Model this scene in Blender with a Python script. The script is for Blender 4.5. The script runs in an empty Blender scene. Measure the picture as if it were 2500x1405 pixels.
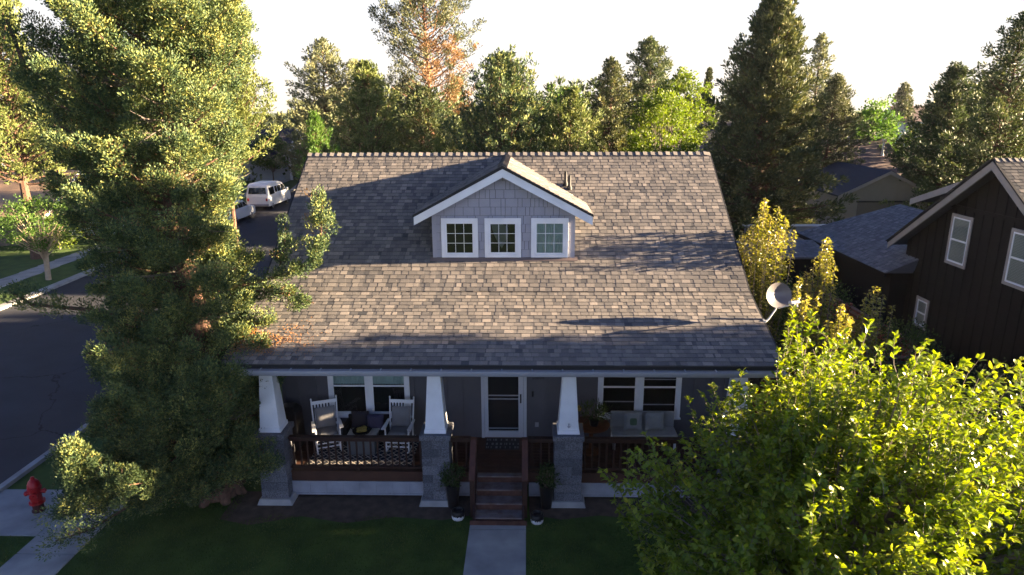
import bpy, math, random
import numpy as np
from mathutils import Vector, Matrix
PI = math.pi
SC = bpy.context.scene
COL = SC.collection

# ------------------------------------------------------------------ camera, sky, sun, exposure
cam_d = bpy.data.cameras.new("camera"); cam = bpy.data.objects.new("camera", cam_d); COL.objects.link(cam)
cR = Vector((0.99974062, 0.02229208, -0.00466421)); cU = Vector((-0.00132338, 0.26131174, 0.96525355)); cF = Vector((-0.02273632, 0.96499701, -0.26127346))
cam.matrix_world = Matrix(((cR.x, cU.x, -cF.x, 1.5754), (cR.y, cU.y, -cF.y, -12.8005), (cR.z, cU.z, -cF.z, 8.3308), (0, 0, 0, 1)))
cam_d.sensor_width = 36; cam_d.lens = 1617.04 / 2500 * 36; cam_d.clip_start = 0.05; cam_d.clip_end = 3000
SC.camera = cam
SUN_EL = math.radians(10.3); SUN_AZ = math.radians(1.4)      # azimuth measured from +X towards +Y
w = bpy.data.worlds.new("World"); SC.world = w; w.use_nodes = True
nt = w.node_tree; bg = nt.nodes['Background']
sky = nt.nodes.new('ShaderNodeTexSky'); sky.sky_type = 'NISHITA'; sky.sun_disc = False
sky.sun_elevation = SUN_EL; sky.sun_rotation = PI / 2 - SUN_AZ
sky.air_density = 1.0; sky.dust_density = 3.0; sky.ozone_density = 1.0
# hazy evening air: the sky is brightest in a low band round the horizon (warm towards the back, blue behind the camera), deeper overhead
def wn(op, a, b=None, c=None):
    q = nt.nodes.new('ShaderNodeMath'); q.operation = op
    for i, x in enumerate((a, b, c)):
        if x is None: continue
        if isinstance(x, (int, float)): q.inputs[i].default_value = x
        else: nt.links.new(x, q.inputs[i])
    return q.outputs[0]
wtc = nt.nodes.new('ShaderNodeTexCoord'); wsp = nt.nodes.new('ShaderNodeSeparateXYZ'); nt.links.new(wtc.outputs['Generated'], wsp.inputs[0])
band = wn('EXPONENT', wn('MULTIPLY', wn('POWER', wn('ABSOLUTE', wn('DIVIDE', wsp.outputs[2], 0.24)), 4.0), -1.0))
side = nt.nodes.new('ShaderNodeMapRange'); side.inputs[1].default_value = -0.4; side.inputs[2].default_value = 0.4; nt.links.new(wsp.outputs[1], side.inputs[0])
near = nt.nodes.new('ShaderNodeMapRange'); near.inputs[1].default_value = 0.0; near.inputs[2].default_value = 0.13; nt.links.new(wsp.outputs[2], near.inputs[0])
def wmix(f, a, b, blend='MIX'):
    q = nt.nodes.new('ShaderNodeMix'); q.data_type = 'RGBA'; q.blend_type = blend
    for i, x in ((0, f), (6, a), (7, b)):
        if isinstance(x, (int, float)): q.inputs[i].default_value = x
        elif isinstance(x, tuple): q.inputs[i].default_value = x + (1,)
        else: nt.links.new(x, q.inputs[i])
    return q.outputs[2]
warm = wmix(near.outputs[0], (0.98, 0.88, 0.755), (0.98, 0.985, 1.02))
bandc = wmix(side.outputs[0], (1.10, 1.32, 1.90), warm)
deep = wmix(1.0, sky.outputs[0], (0.095, 0.13, 0.235), 'MULTIPLY')
nt.links.new(wmix(band, deep, bandc), bg.inputs[0]); bg.inputs[1].default_value = 0.1
sl = bpy.data.lights.new("sun", 'SUN'); sun = bpy.data.objects.new("sun", sl); COL.objects.link(sun)
sl.energy = 5.0; sl.angle = math.radians(0.5); sl.color = (1.0, 0.76, 0.48)
sd = Vector((math.cos(SUN_EL) * math.cos(SUN_AZ), math.cos(SUN_EL) * math.sin(SUN_AZ), math.sin(SUN_EL)))
sun.rotation_euler = sd.to_track_quat('Z', 'Y').to_euler(); sun.location = (60, 0, 40)
SC.view_settings.view_transform = 'Standard'; SC.view_settings.look = 'None'; SC.view_settings.gamma = 1
SC.view_settings.exposure = 3.6
SC.render.engine = 'CYCLES'
SC.cycles.max_bounces = 6; SC.cycles.transparent_max_bounces = 12; SC.cycles.use_adaptive_sampling = True
SC.cycles.adaptive_threshold = 0.02

# ------------------------------------------------------------------ materials
def mat(name, col, rough=0.7, var=0.0, scale=8.0, bump=0.0, bscale=60.0, col2=None, spec=0.3, metal=0.0, detail=4):
    m = bpy.data.materials.new(name); m.use_nodes = True; n = m.node_tree; N = n.nodes; L = n.links
    b = N['Principled BSDF']; b.inputs['Roughness'].default_value = rough
    b.inputs['Specular IOR Level'].default_value = spec; b.inputs['Metallic'].default_value = metal
    c = tuple(col) + (1,)
    if col2 is None and var > 0:
        col2 = tuple(min(1, x * (1 - var)) for x in col)
    if col2 is not None:
        tc = N.new('ShaderNodeTexCoord'); nz = N.new('ShaderNodeTexNoise'); nz.inputs['Scale'].default_value = scale; nz.inputs['Detail'].default_value = detail
        L.new(tc.outputs['Object'], nz.inputs['Vector'])
        r = N.new('ShaderNodeValToRGB'); r.color_ramp.elements[0].position = 0.3; r.color_ramp.elements[1].position = 0.7
        r.color_ramp.elements[0].color = tuple(col2) + (1,); r.color_ramp.elements[1].color = c
        L.new(nz.outputs[0], r.inputs[0]); L.new(r.outputs[0], b.inputs['Base Color'])
    else:
        b.inputs['Base Color'].default_value = c
    if bump > 0:
        tc = N.new('ShaderNodeTexCoord'); n2 = N.new('ShaderNodeTexNoise'); n2.inputs['Scale'].default_value = bscale; n2.inputs['Detail'].default_value = 3
        L.new(tc.outputs['Object'], n2.inputs['Vector']); bp = N.new('ShaderNodeBump'); bp.inputs['Strength'].default_value = bump; bp.inputs['Distance'].default_value = 0.01
        L.new(n2.outputs[0], bp.inputs['Height']); L.new(bp.outputs[0], b.inputs['Normal'])
    return m

def leaf_mat(name, cols, trans=0.35, rough=0.55, spec=0.25, nscale=1.2, tcol=None):
    """foliage: colour by the leaf's own random value and a slow noise; part of the light passes through"""
    m = bpy.data.materials.new(name); m.use_nodes = True; n = m.node_tree; N = n.nodes; L = n.links
    b = N['Principled BSDF']; b.inputs['Roughness'].default_value = rough; b.inputs['Specular IOR Level'].default_value = spec
    at = N.new('ShaderNodeAttribute'); at.attribute_name = 'v'
    tc = N.new('ShaderNodeTexCoord'); nz = N.new('ShaderNodeTexNoise'); nz.inputs['Scale'].default_value = nscale; nz.inputs['Detail'].default_value = 3
    L.new(tc.outputs['Object'], nz.inputs['Vector'])
    mx = N.new('ShaderNodeMath'); mx.operation = 'MULTIPLY_ADD'; mx.inputs[1].default_value = 0.55
    m2 = N.new('ShaderNodeMath'); m2.operation = 'MULTIPLY'; m2.inputs[1].default_value = 0.45
    L.new(nz.outputs[0], m2.inputs[0]); L.new(at.outputs['Fac'], mx.inputs[0]); L.new(m2.outputs[0], mx.inputs[2])
    r = N.new('ShaderNodeValToRGB'); e = r.color_ramp.elements
    while len(e) < len(cols): e.new(0.5)
    for i, (p, c) in enumerate(cols): e[i].position = p; e[i].color = tuple(c) + (1,)
    mr = N.new('ShaderNodeMapRange'); mr.inputs[1].default_value = 0.20; mr.inputs[2].default_value = 0.84; L.new(mx.outputs[0], mr.inputs[0])
    L.new(mr.outputs[0], r.inputs[0]); L.new(r.outputs[0], b.inputs['Base Color'])
    tr = N.new('ShaderNodeBsdfTranslucent'); hs = N.new('ShaderNodeHueSaturation'); hs.inputs['Value'].default_value = 1.3; hs.inputs['Saturation'].default_value = 1.1
    if tcol: hs.inputs['Hue'].default_value = tcol
    L.new(r.outputs[0], hs.inputs['Color']); L.new(hs.outputs[0], tr.inputs[0])
    ms = N.new('ShaderNodeMixShader'); ms.inputs[0].default_value = trans
    L.new(b.outputs[0], ms.inputs[1]); L.new(tr.outputs[0], ms.inputs[2]); L.new(ms.outputs[0], N['Material Output'].inputs[0])
    return m

def ramp_mat(name, cols, rough=0.9, gran=0.25, gscale=90, spec=0.15, blotch=0.0):
    """per-face tone from attribute v, with fine granules"""
    m = bpy.data.materials.new(name); m.use_nodes = True; n = m.node_tree; N = n.nodes; L = n.links
    b = N['Principled BSDF']; b.inputs['Roughness'].default_value = rough; b.inputs['Specular IOR Level'].default_value = spec
    at = N.new('ShaderNodeAttribute'); at.attribute_name = 'v'
    r = N.new('ShaderNodeValToRGB'); e = r.color_ramp.elements
    while len(e) < len(cols): e.new(0.5)
    for i, (p, c) in enumerate(cols): e[i].position = p; e[i].color = tuple(c) + (1,)
    L.new(at.outputs['Fac'], r.inputs[0])
    tc = N.new('ShaderNodeTexCoord'); nz = N.new('ShaderNodeTexNoise'); nz.inputs['Scale'].default_value = gscale; nz.inputs['Detail'].default_value = 2
    L.new(tc.outputs['Object'], nz.inputs['Vector'])
    mp = N.new('ShaderNodeMapRange'); mp.inputs[1].default_value = 0.3; mp.inputs[2].default_value = 0.7
    mp.inputs[3].default_value = 1 - gran; mp.inputs[4].default_value = 1 + gran
    L.new(nz.outputs[0], mp.inputs[0])
    mul = N.new('ShaderNodeMix'); mul.data_type = 'RGBA'; mul.blend_type = 'MULTIPLY'; mul.inputs[0].default_value = 1
    L.new(r.outputs[0], mul.inputs[6]); L.new(mp.outputs[0], mul.inputs[7])
    out = mul.outputs[2]
    if blotch > 0:
        n3 = N.new('ShaderNodeTexNoise'); n3.inputs['Scale'].default_value = 0.7; n3.inputs['Detail'].default_value = 4; L.new(tc.outputs['Object'], n3.inputs['Vector'])
        m3 = N.new('ShaderNodeMapRange'); m3.inputs[1].default_value = 0.3; m3.inputs[2].default_value = 0.7; m3.inputs[3].default_value = 1 - blotch; m3.inputs[4].default_value = 1 + blotch * .6
        L.new(n3.outputs[0], m3.inputs[0])
        mu = N.new('ShaderNodeMix'); mu.data_type = 'RGBA'; mu.blend_type = 'MULTIPLY'; mu.inputs[0].default_value = 1
        L.new(out, mu.inputs[6]); L.new(m3.outputs[0], mu.inputs[7]); out = mu.outputs[2]
    L.new(out, b.inputs['Base Color'])
    return m

def glass_mat(name, tint=(0.02, 0.025, 0.03), refl=0.16):
    m = bpy.data.materials.new(name); m.use_nodes = True; n = m.node_tree; N = n.nodes; L = n.links
    N.remove(N['Principled BSDF'])
    t = N.new('ShaderNodeBsdfTransparent'); t.inputs[0].default_value = (0.75, 0.8, 0.8, 1)
    g = N.new('ShaderNodeBsdfGlossy'); g.inputs['Roughness'].default_value = 0.03; g.inputs[0].default_value = (0.9, 0.95, 1, 1)
    f = N.new('ShaderNodeFresnel'); f.inputs[0].default_value = 1.5
    ad = N.new('ShaderNodeMath'); ad.operation = 'MULTIPLY_ADD'; ad.inputs[1].default_value = 1.0; ad.inputs[2].default_value = 0.0; L.new(f.outputs[0], ad.inputs[0])
    ms = N.new('ShaderNodeMixShader'); L.new(ad.outputs[0], ms.inputs[0]); L.new(t.outputs[0], ms.inputs[1]); L.new(g.outputs[0], ms.inputs[2])
    L.new(ms.outputs[0], N['Material Output'].inputs[0])
    return m

M = {}
M['white'] = mat('white_paint', (0.80, 0.81, 0.84), 0.5, 0.16, 2.2, 0.05, 40, detail=9)
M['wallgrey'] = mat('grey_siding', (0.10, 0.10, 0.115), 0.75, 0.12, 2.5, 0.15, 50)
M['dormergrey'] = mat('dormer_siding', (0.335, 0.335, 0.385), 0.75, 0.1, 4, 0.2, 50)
M['skirtgrey'] = mat('skirt_paint', (0.30, 0.31, 0.35), 0.7, 0.3, 3, detail=8)
M['trimblack'] = mat('drip_edge', (0.02, 0.02, 0.022), 0.6)
M['gutter'] = mat('gutter_paint', (0.32, 0.33, 0.37), 0.45, 0.1, 2)
M['gutterin'] = mat('gutter_inside', (0.03, 0.03, 0.03), 0.9)
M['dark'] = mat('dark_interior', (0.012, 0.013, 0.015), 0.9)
M['curtain'] = mat('curtain_cloth', (0.42, 0.50, 0.47), 0.9, 0.15, 6)
M['blind'] = mat('window_blind', (0.42, 0.44, 0.44), 0.8)
M['glass'] = glass_mat('window_glass')
M['redwood'] = mat('redwood_stain', (0.040, 0.016, 0.011), 0.5, 0.4, 5, 0.3, 30, spec=0.4)
M['railcap'] = mat('rail_cap_wood', (0.10, 0.042, 0.03), 0.6, 0.3, 9, 0.3, 30)
M['tread'] = mat('worn_tread', (0.17, 0.15, 0.15), 0.8, 0.0, 4, 0.3, 40, col2=(0.085, 0.05, 0.04))
M['riser'] = mat('worn_riser', (0.10, 0.045, 0.032), 0.8, 0.0, 7, 0.2, 40, col2=(0.05, 0.022, 0.016))
M['deck'] = mat('deck_boards', (0.075, 0.034, 0.022), 0.6, 0.35, 4, 0.2, 30)
M['concrete'] = mat('concrete', (0.36, 0.355, 0.345), 0.9, 0.0, 1.7, 0.25, 80, col2=(0.22, 0.215, 0.215), detail=8)
M['asphalt'] = mat('asphalt', (0.040, 0.042, 0.050), 0.85, 0.0, 0.8, 0.3, 120, col2=(0.030, 0.031, 0.037), detail=9)
M['soil'] = mat('bare_soil', (0.105, 0.078, 0.058), 0.95, 0.0, 5, 0.6, 30, col2=(0.055, 0.04, 0.03), detail=8)
M['black'] = mat('black_plastic', (0.012, 0.012, 0.014), 0.4)
M['blackmetal'] = mat('black_metal', (0.03, 0.03, 0.032), 0.4, spec=0.5)
M['rubber'] = mat('tyre_rubber', (0.02, 0.02, 0.02), 0.8)
M['rim'] = mat('alloy_rim', (0.45, 0.45, 0.46), 0.35, metal=0.7)
M['carwhite'] = mat('white_car_paint', (0.78, 0.78, 0.77), 0.25, spec=0.6)
M['carblue'] = mat('dark_blue_car_paint', (0.03, 0.05, 0.09), 0.25, spec=0.6)
M['carglass'] = mat('car_glass', (0.015, 0.018, 0.02), 0.08, spec=0.7)
M['taillight'] = mat('red_tail_light', (0.35, 0.02, 0.02), 0.3)
M['hydrant'] = mat('hydrant_red', (0.42, 0.006, 0.010), 0.4, 0.2, 8, spec=0.5)
M['hydbase'] = mat('hydrant_base', (0.05, 0.012, 0.012), 0.6)
M['cushion'] = mat('grey_cushion', (0.20, 0.20, 0.21), 0.95, 0.12, 6, 0.2, 90)
M['navy'] = mat('navy_cushion', (0.05, 0.05, 0.10), 0.95, 0.1, 6, 0.2, 90)
M['wicker'] = mat('dark_wicker', (0.02, 0.018, 0.016), 0.8, 0.3, 60, 0.6, 80)
M['tabletop'] = mat('pale_table_top', (0.48, 0.48, 0.47), 0.6, 0.15, 5)
M['tablebase'] = mat('grey_table_base', (0.10, 0.11, 0.12), 0.8)
M['yellow'] = mat('yellow_cloth', (0.42, 0.30, 0.07), 0.8, 0.5, 25)
M['orangewood'] = mat('orange_wood', (0.14, 0.05, 0.018), 0.55, 0.4, 8)
M['greencush'] = mat('green_patch', (0.10, 0.16, 0.10), 0.9, 0.2, 8)
M['cushwhite'] = mat('pale_cushion', (0.30, 0.31, 0.32), 0.9, 0.15, 8)
M['numbers'] = mat('number_metal', (0.02, 0.02, 0.025), 0.5)
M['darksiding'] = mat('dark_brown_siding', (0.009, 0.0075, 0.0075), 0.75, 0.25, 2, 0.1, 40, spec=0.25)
M['tantrim'] = mat('tan_grey_trim', (0.30, 0.27, 0.25), 0.7, 0.1, 3)
M['garagesiding'] = mat('taupe_siding', (0.27, 0.24, 0.205), 0.8, 0.08, 3)
M['tansiding'] = mat('tan_siding', (0.17, 0.13, 0.085), 0.8, 0.12, 3)
M['palesiding'] = mat('pale_blue_siding', (0.40, 0.45, 0.50), 0.8, 0.1, 3)
M['beige'] = mat('beige_panel', (0.30, 0.28, 0.27), 0.8, 0.06, 2)
M['blueroof'] = mat('dark_blue_roof', (0.04, 0.045, 0.06), 0.85, 0.25, 6, 0.3, 20)
M['brownroof'] = mat('brown_roof', (0.17, 0.125, 0.115), 0.9, 0.25, 9, 0.3, 20)
M['tanroof'] = mat('tan_roof', (0.36, 0.24, 0.155), 0.9, 0.12, 9, 0.3, 30)
M['darkroof'] = mat('charcoal_roof', (0.05, 0.05, 0.06), 0.9, 0.25, 9)
M['fencewood'] = mat('red_cedar_fence', (0.21, 0.065, 0.04), 0.8, 0.35, 4, 0.3, 25)
M['fencecap'] = mat('weathered_fence_cap', (0.20, 0.12, 0.095), 0.8, 0.3, 5)
M['bark'] = mat('juniper_bark', (0.15, 0.082, 0.055), 0.95, 0.0, 14, 1.0, 25, col2=(0.065, 0.04, 0.03), detail=8)
M['pinebark'] = mat('pine_bark', (0.22, 0.11, 0.06), 0.95, 0.0, 8, 0.8, 20, col2=(0.09, 0.05, 0.035))
M['greybark'] = mat('grey_bark', (0.17, 0.14, 0.12), 0.95, 0.3, 14, 0.6, 25)
M['paletrunk'] = mat('pale_trunk', (0.42, 0.32, 0.22), 0.9, 0.25, 10, 0.4, 25)
M['dish'] = mat('dish_grey', (0.13, 0.12, 0.125), 0.35, 0.05, 4, spec=0.5)
M['dishlight'] = mat('dish_arm_grey', (0.42, 0.42, 0.44), 0.4, spec=0.5)
M['dishwhite'] = mat('dish_lettering_white', (0.85, 0.85, 0.87), 0.5)
M['dishpink'] = mat('dish_lettering_red', (0.42, 0.22, 0.26), 0.5)
M['vent'] = mat('metal_vent', (0.5, 0.49, 0.47), 0.4, metal=0.5)
M['potwhite'] = mat('white_glaze', (0.70, 0.70, 0.72), 0.35, spec=0.5)
M['shingle'] = ramp_mat('asphalt_shingle', [(0, (0.050, 0.052, 0.060)), (0.35, (0.108, 0.102, 0.103)), (0.7, (0.175, 0.158, 0.147)), (1, (0.26, 0.228, 0.205))], gran=0.22, gscale=70, blotch=0.12)
M['shinglegrey'] = ramp_mat('slate_grey_shingle', [(0, (0.075, 0.078, 0.088)), (0.5, (0.125, 0.130, 0.142)), (1, (0.20, 0.203, 0.215))], gran=0.2, gscale=50)
M['block'] = ramp_mat('split_face_block', [(0, (0.075, 0.078, 0.09)), (1, (0.15, 0.152, 0.17))], gran=0.55, gscale=55)
M['mortar'] = mat('mortar', (0.20, 0.20, 0.21), 0.95)
M['needles'] = mat('fallen_needles', (0.50, 0.22, 0.06), 0.9, 0.4, 12)
M['rug'] = None

JUN = [(0.0, (0.020, 0.040, 0.018)), (0.35, (0.052, 0.088, 0.038)), (0.6, (0.125, 0.16, 0.052)), (0.82, (0.27, 0.27, 0.070)), (1.0, (0.44, 0.40, 0.12))]
M['juniper'] = leaf_mat('juniper_foliage', JUN, 0.10, 0.6, nscale=2.2)
M['juniperyellow'] = leaf_mat('juniper_foliage_yellow', [(0, (0.042, 0.065, 0.018)), (0.5, (0.12, 0.15, 0.042)), (1, (0.28, 0.285, 0.085))], 0.2, 0.6)
M['juniperdark'] = leaf_mat('juniper_foliage_dark', [(0, (0.024, 0.040, 0.016)), (0.5, (0.074, 0.102, 0.040)), (1, (0.21, 0.215, 0.07))], 0.15, 0.6)
M['spruce'] = leaf_mat('fir_foliage', [(0, (0.022, 0.036, 0.016)), (0.5, (0.085, 0.10, 0.038)), (1, (0.25, 0.23, 0.075))], 0.15, 0.6)
M['pine'] = leaf_mat('pine_needles', [(0, (0.05, 0.06, 0.025)), (0.5, (0.09, 0.10, 0.045)), (1, (0.20, 0.20, 0.09))], 0.15, 0.6)
M['deadneedle'] = leaf_mat('dry_needles', [(0, (0.12, 0.07, 0.03)), (0.5, (0.21, 0.12, 0.055)), (1, (0.30, 0.19, 0.09))], 0.2, 0.7)
M['palepine'] = leaf_mat('pale_pine_needles', [(0, (0.07, 0.085, 0.045)), (0.5, (0.15, 0.165, 0.08)), (1, (0.30, 0.29, 0.14))], 0.2, 0.6)
M['maple'] = leaf_mat('bright_leaves', [(0, (0.045, 0.08, 0.010)), (0.5, (0.11, 0.16, 0.018)), (1, (0.22, 0.26, 0.03))], 0.38, 0.5)
M['green'] = leaf_mat('green_leaves', [(0, (0.035, 0.08, 0.015)), (0.5, (0.08, 0.15, 0.03)), (1, (0.15, 0.22, 0.05))], 0.4, 0.5)
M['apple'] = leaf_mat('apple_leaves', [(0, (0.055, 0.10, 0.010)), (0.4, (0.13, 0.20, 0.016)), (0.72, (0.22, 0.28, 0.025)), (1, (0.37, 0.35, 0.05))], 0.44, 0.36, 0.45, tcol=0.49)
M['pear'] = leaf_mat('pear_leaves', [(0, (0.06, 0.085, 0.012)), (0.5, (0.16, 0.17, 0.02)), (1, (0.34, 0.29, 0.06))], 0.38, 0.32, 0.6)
M['shrub'] = leaf_mat('shrub_leaves', [(0, (0.02, 0.035, 0.012)), (0.5, (0.045, 0.075, 0.02)), (1, (0.10, 0.13, 0.03))], 0.3, 0.5)
M['grassblade'] = leaf_mat('grass_blades', [(0, (0.024, 0.046, 0.007)), (0.5, (0.056, 0.092, 0.013)), (1, (0.14, 0.155, 0.04))], 0.25, 0.6)
M['lawn'] = mat('lawn_turf', (0.068, 0.115, 0.018), 0.95, 0.0, 1.6, 0.8, 60, col2=(0.030, 0.058, 0.010), detail=10)

# ------------------------------------------------------------------ object helpers
def link(o, parent=None):
    COL.objects.link(o)
    if parent is not None: o.parent = parent
    return o
def thing(name, label, cat, loc=(0, 0, 0), rz=0.0, group=None, kind=None):
    o = bpy.data.objects.new(name, None); o.empty_display_size = 0.2; o.location = loc; o.rotation_euler = (0, 0, rz)
    link(o); return tag(o, label, cat, group, kind)
def tag(o, label=None, cat=None, group=None, kind=None):
    if label: o['label'] = label
    if cat: o['category'] = cat
    if group: o['group'] = group
    if kind: o['kind'] = kind
    return o

class MB:
    def __init__(s): s.v = []; s.f = []; s.a = []; s.m = []; s.n = 0
    def add(s, vs, fs, val=0.5, mi=0):
        s.v.extend([tuple(p) for p in vs]); s.f.extend([tuple(i + s.n for i in f) for f in fs])
        s.a.extend([val] * len(fs) if not isinstance(val, (list, tuple)) else list(val)); s.m.extend([mi] * len(fs)); s.n += len(vs); return s
    BF = [(0, 3, 2, 1), (4, 5, 6, 7), (0, 1, 5, 4), (1, 2, 6, 5), (2, 3, 7, 6), (3, 0, 4, 7)]
    def box(s, x0, y0, z0, x1, y1, z1, val=0.5, mi=0):
        return s.add([(x0, y0, z0), (x1, y0, z0), (x1, y1, z0), (x0, y1, z0), (x0, y0, z1), (x1, y0, z1), (x1, y1, z1), (x0, y1, z1)], MB.BF, val, mi)
    def hexa(s, p, val=0.5, mi=0): return s.add(p, MB.BF, val, mi)
    def frustum(s, cx, cy, z0, hx0, hy0, z1, hx1, hy1, val=0.5):
        return s.hexa([(cx - hx0, cy - hy0, z0), (cx + hx0, cy - hy0, z0), (cx + hx0, cy + hy0, z0), (cx - hx0, cy + hy0, z0),
                       (cx - hx1, cy - hy1, z1), (cx + hx1, cy - hy1, z1), (cx + hx1, cy + hy1, z1), (cx - hx1, cy + hy1, z1)], val)
    def bar(s, a, b, wx, wz, up=(0, 0, 1), val=0.5):
        a = Vector(a); b = Vector(b); d = (b - a).normalized(); u = Vector(up); sx = d.cross(u).normalized(); uu = sx.cross(d)
        p = []
        for q in (a, b):
            for i, j in ((-1, -1), (1, -1), (1, 1), (-1, 1)): p.append(q + sx * (i * wx / 2) + uu * (j * wz / 2))
        return s.add(p, [(0, 1, 2, 3), (7, 6, 5, 4), (0, 4, 5, 1), (1, 5, 6, 2), (2, 6, 7, 3), (3, 7, 4, 0)], val)
    def tube(s, pts, rad, n=8, val=0.5, caps=True):
        pts = [Vector(p) for p in pts]; k = len(pts)
        if not isinstance(rad, (list, tuple)): rad = [rad] * k
        vs = []; fs = []; prev = None
        for i in range(k):
            d = (pts[min(i + 1, k - 1)] - pts[max(i - 1, 0)]).normalized()
            ref = Vector((1, 0, 0)) if abs(d.x) < 0.8 else Vector((0, 1, 0))
            if prev is not None: ref = prev
            e1 = (ref - d * ref.dot(d)).normalized(); prev = e1; e2 = d.cross(e1)
            for j in range(n):
                t = 2 * PI * j / n; vs.append(pts[i] + (e1 * math.cos(t) + e2 * math.sin(t)) * rad[i])
        for i in range(k - 1):
            for j in range(n): fs.append((i * n + j, i * n + (j + 1) % n, (i + 1) * n + (j + 1) % n, (i + 1) * n + j))
        if caps: fs.append(tuple(range(n - 1, -1, -1))); fs.append(tuple((k - 1) * n + j for j in range(n)))
        return s.add(vs, fs, val)
    def lathe(s, cx, cy, prof, n=20, val=0.5):
        vs = []; fs = []
        for r, z in prof:
            for j in range(n): t = 2 * PI * j / n; vs.append((cx + r * math.cos(t), cy + r * math.sin(t), z))
        for i in range(len(prof) - 1):
            for j in range(n): fs.append((i * n + j, i * n + (j + 1) % n, (i + 1) * n + (j + 1) % n, (i + 1) * n + j))
        fs.append(tuple(range(n - 1, -1, -1))); fs.append(tuple((len(prof) - 1) * n + j for j in range(n)))
        return s.add(vs, fs, val)
    def prism(s, poly, axis, a, b, val=0.5):
        """poly of 2-tuples in the other two axes, extruded along axis from a to b"""
        def P(q, t): return (t, q[0], q[1]) if axis == 'x' else (q[0], t, q[1]) if axis == 'y' else (q[0], q[1], t)
        n = len(poly); vs = [P(q, a) for q in poly] + [P(q, b) for q in poly]
        fs = [tuple(range(n - 1, -1, -1)), tuple(range(n, 2 * n))] + [(i, (i + 1) % n, n + (i + 1) % n, n + i) for i in range(n)]
        return s.add(vs, fs, val)
    def build(s, name, m, parent=None, smooth=False, bevel=0.0, attr=False):
        me = bpy.data.meshes.new(name); me.from_pydata(s.v, [], s.f)
        for mm in (m if isinstance(m, (list, tuple)) else [m]): me.materials.append(mm)
        if any(s.m): me.polygons.foreach_set('material_index', s.m)
        at = me.attributes.new('v', 'FLOAT', 'FACE'); at.data.foreach_set('value', s.a)
        if smooth: me.polygons.foreach_set('use_smooth', [True] * len(s.f))
        me.update(); o = bpy.data.objects.new(name, me); link(o, parent)
        if bevel > 0:
            b = o.modifiers.new('bevel', 'BEVEL'); b.width = bevel; b.segments = 2; b.limit_method = 'ANGLE'
        if smooth:
            try: me.set_sharp_from_angle(angle=math.radians(40))
            except Exception: pass
        return o

def np_mesh(name, V, F, vals, m, parent=None, smooth=False):
    """F: (n,k) int array of equal-size faces"""
    me = bpy.data.meshes.new(name); V = np.asarray(V, np.float32); F = np.asarray(F, np.int32)
    me.vertices.add(len(V)); me.vertices.foreach_set('co', V.ravel()); k = F.shape[1]
    me.loops.add(F.size); me.loops.foreach_set('vertex_index', F.ravel())
    me.polygons.add(len(F)); me.polygons.foreach_set('loop_start', np.arange(0, F.size, k, dtype=np.int32))
    me.update(calc_edges=True); me.materials.append(m)
    at = me.attributes.new('v', 'FLOAT', 'FACE'); at.data.foreach_set('value', np.asarray(vals, np.float32))
    if smooth: me.polygons.foreach_set('use_smooth', np.ones(len(F), bool))
    me.validate(); o = bpy.data.objects.new(name, me); return link(o, parent)

def norm(a): return a / np.maximum(np.linalg.norm(a, axis=-1, keepdims=True), 1e-9)
def tufts(P, D, Ln, Wd, rng):
    """one small kite-shaped face per tuft, base at P, pointing along D"""
    n = len(P); D = norm(D); S = norm(np.cross(D, rng.normal(size=(n, 3)))) * (Wd[:, None] / 2)
    V = np.empty((n, 4, 3)); V[:, 0] = P; V[:, 1] = P + D * (Ln * .5)[:, None] + S; V[:, 2] = P + D * Ln[:, None]; V[:, 3] = P + D * (Ln * .45)[:, None] - S
    return V.reshape(-1, 3), np.arange(4 * n).reshape(n, 4)
def leaves(P, D, Ln, Wd, rng, upbias=0.6, curl=0.25):
    """folded, curled leaves of four faces; base at P"""
    n = len(P); D = norm(D); up = np.array([0, 0, 1.0]) * upbias + rng.normal(size=(n, 3)) * (1 - upbias) * .9
    S = norm(np.cross(D, up)); N = np.cross(S, D); L = Ln[:, None]; W = Wd[:, None]
    c = (rng.random((n, 1)) * .7 + .3) * curl
    V = np.empty((n, 7, 3))
    V[:, 0] = P; V[:, 1] = P + D * L * .38 + S * W * .5 + N * W * .18; V[:, 2] = P + D * L * .72 + S * W * .36 + N * W * (.10) - N * L * c * .25
    V[:, 3] = P + D * L - N * L * c; V[:, 4] = P + D * L * .72 - S * W * .36 + N * W * .10 - N * L * c * .25; V[:, 5] = P + D * L * .38 - S * W * .5 + N * W * .18
    V[:, 6] = P + D * L * .5 - N * L * c * .05
    base = (np.arange(n) * 7)[:, None]
    F = np.concatenate([base + np.array([[0, 1, 6, 5]]), base + np.array([[1, 2, 3, 6]]), base + np.array([[6, 3, 4, 5]])], axis=1).reshape(-1, 4)
    return V.reshape(-1, 3), F
def clump_points(C, Rad, Dir, n, rng, squash=0.8, outw=0.75, upw=0.35, dirw=0.5, noise=0.35, shell=0.5):
    """n points around each clump centre, and the way each points"""
    k = len(C); u = norm(rng.normal(size=(k, n, 3))); r = rng.random((k, n, 1)) ** shell
    off = u * r * Rad[:, None, None]; off[..., 2] *= squash
    off += Dir[:, None, :] * (rng.random((k, n, 1)) - .3) * Rad[:, None, None] * .8
    P = C[:, None, :] + off
    D = u * outw + Dir[:, None, :] * dirw + np.array([0, 0, upw]) + rng.normal(size=(k, n, 3)) * noise
    return P.reshape(-1, 3), norm(D.reshape(-1, 3)), np.repeat(rng.random(k), n)

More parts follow.
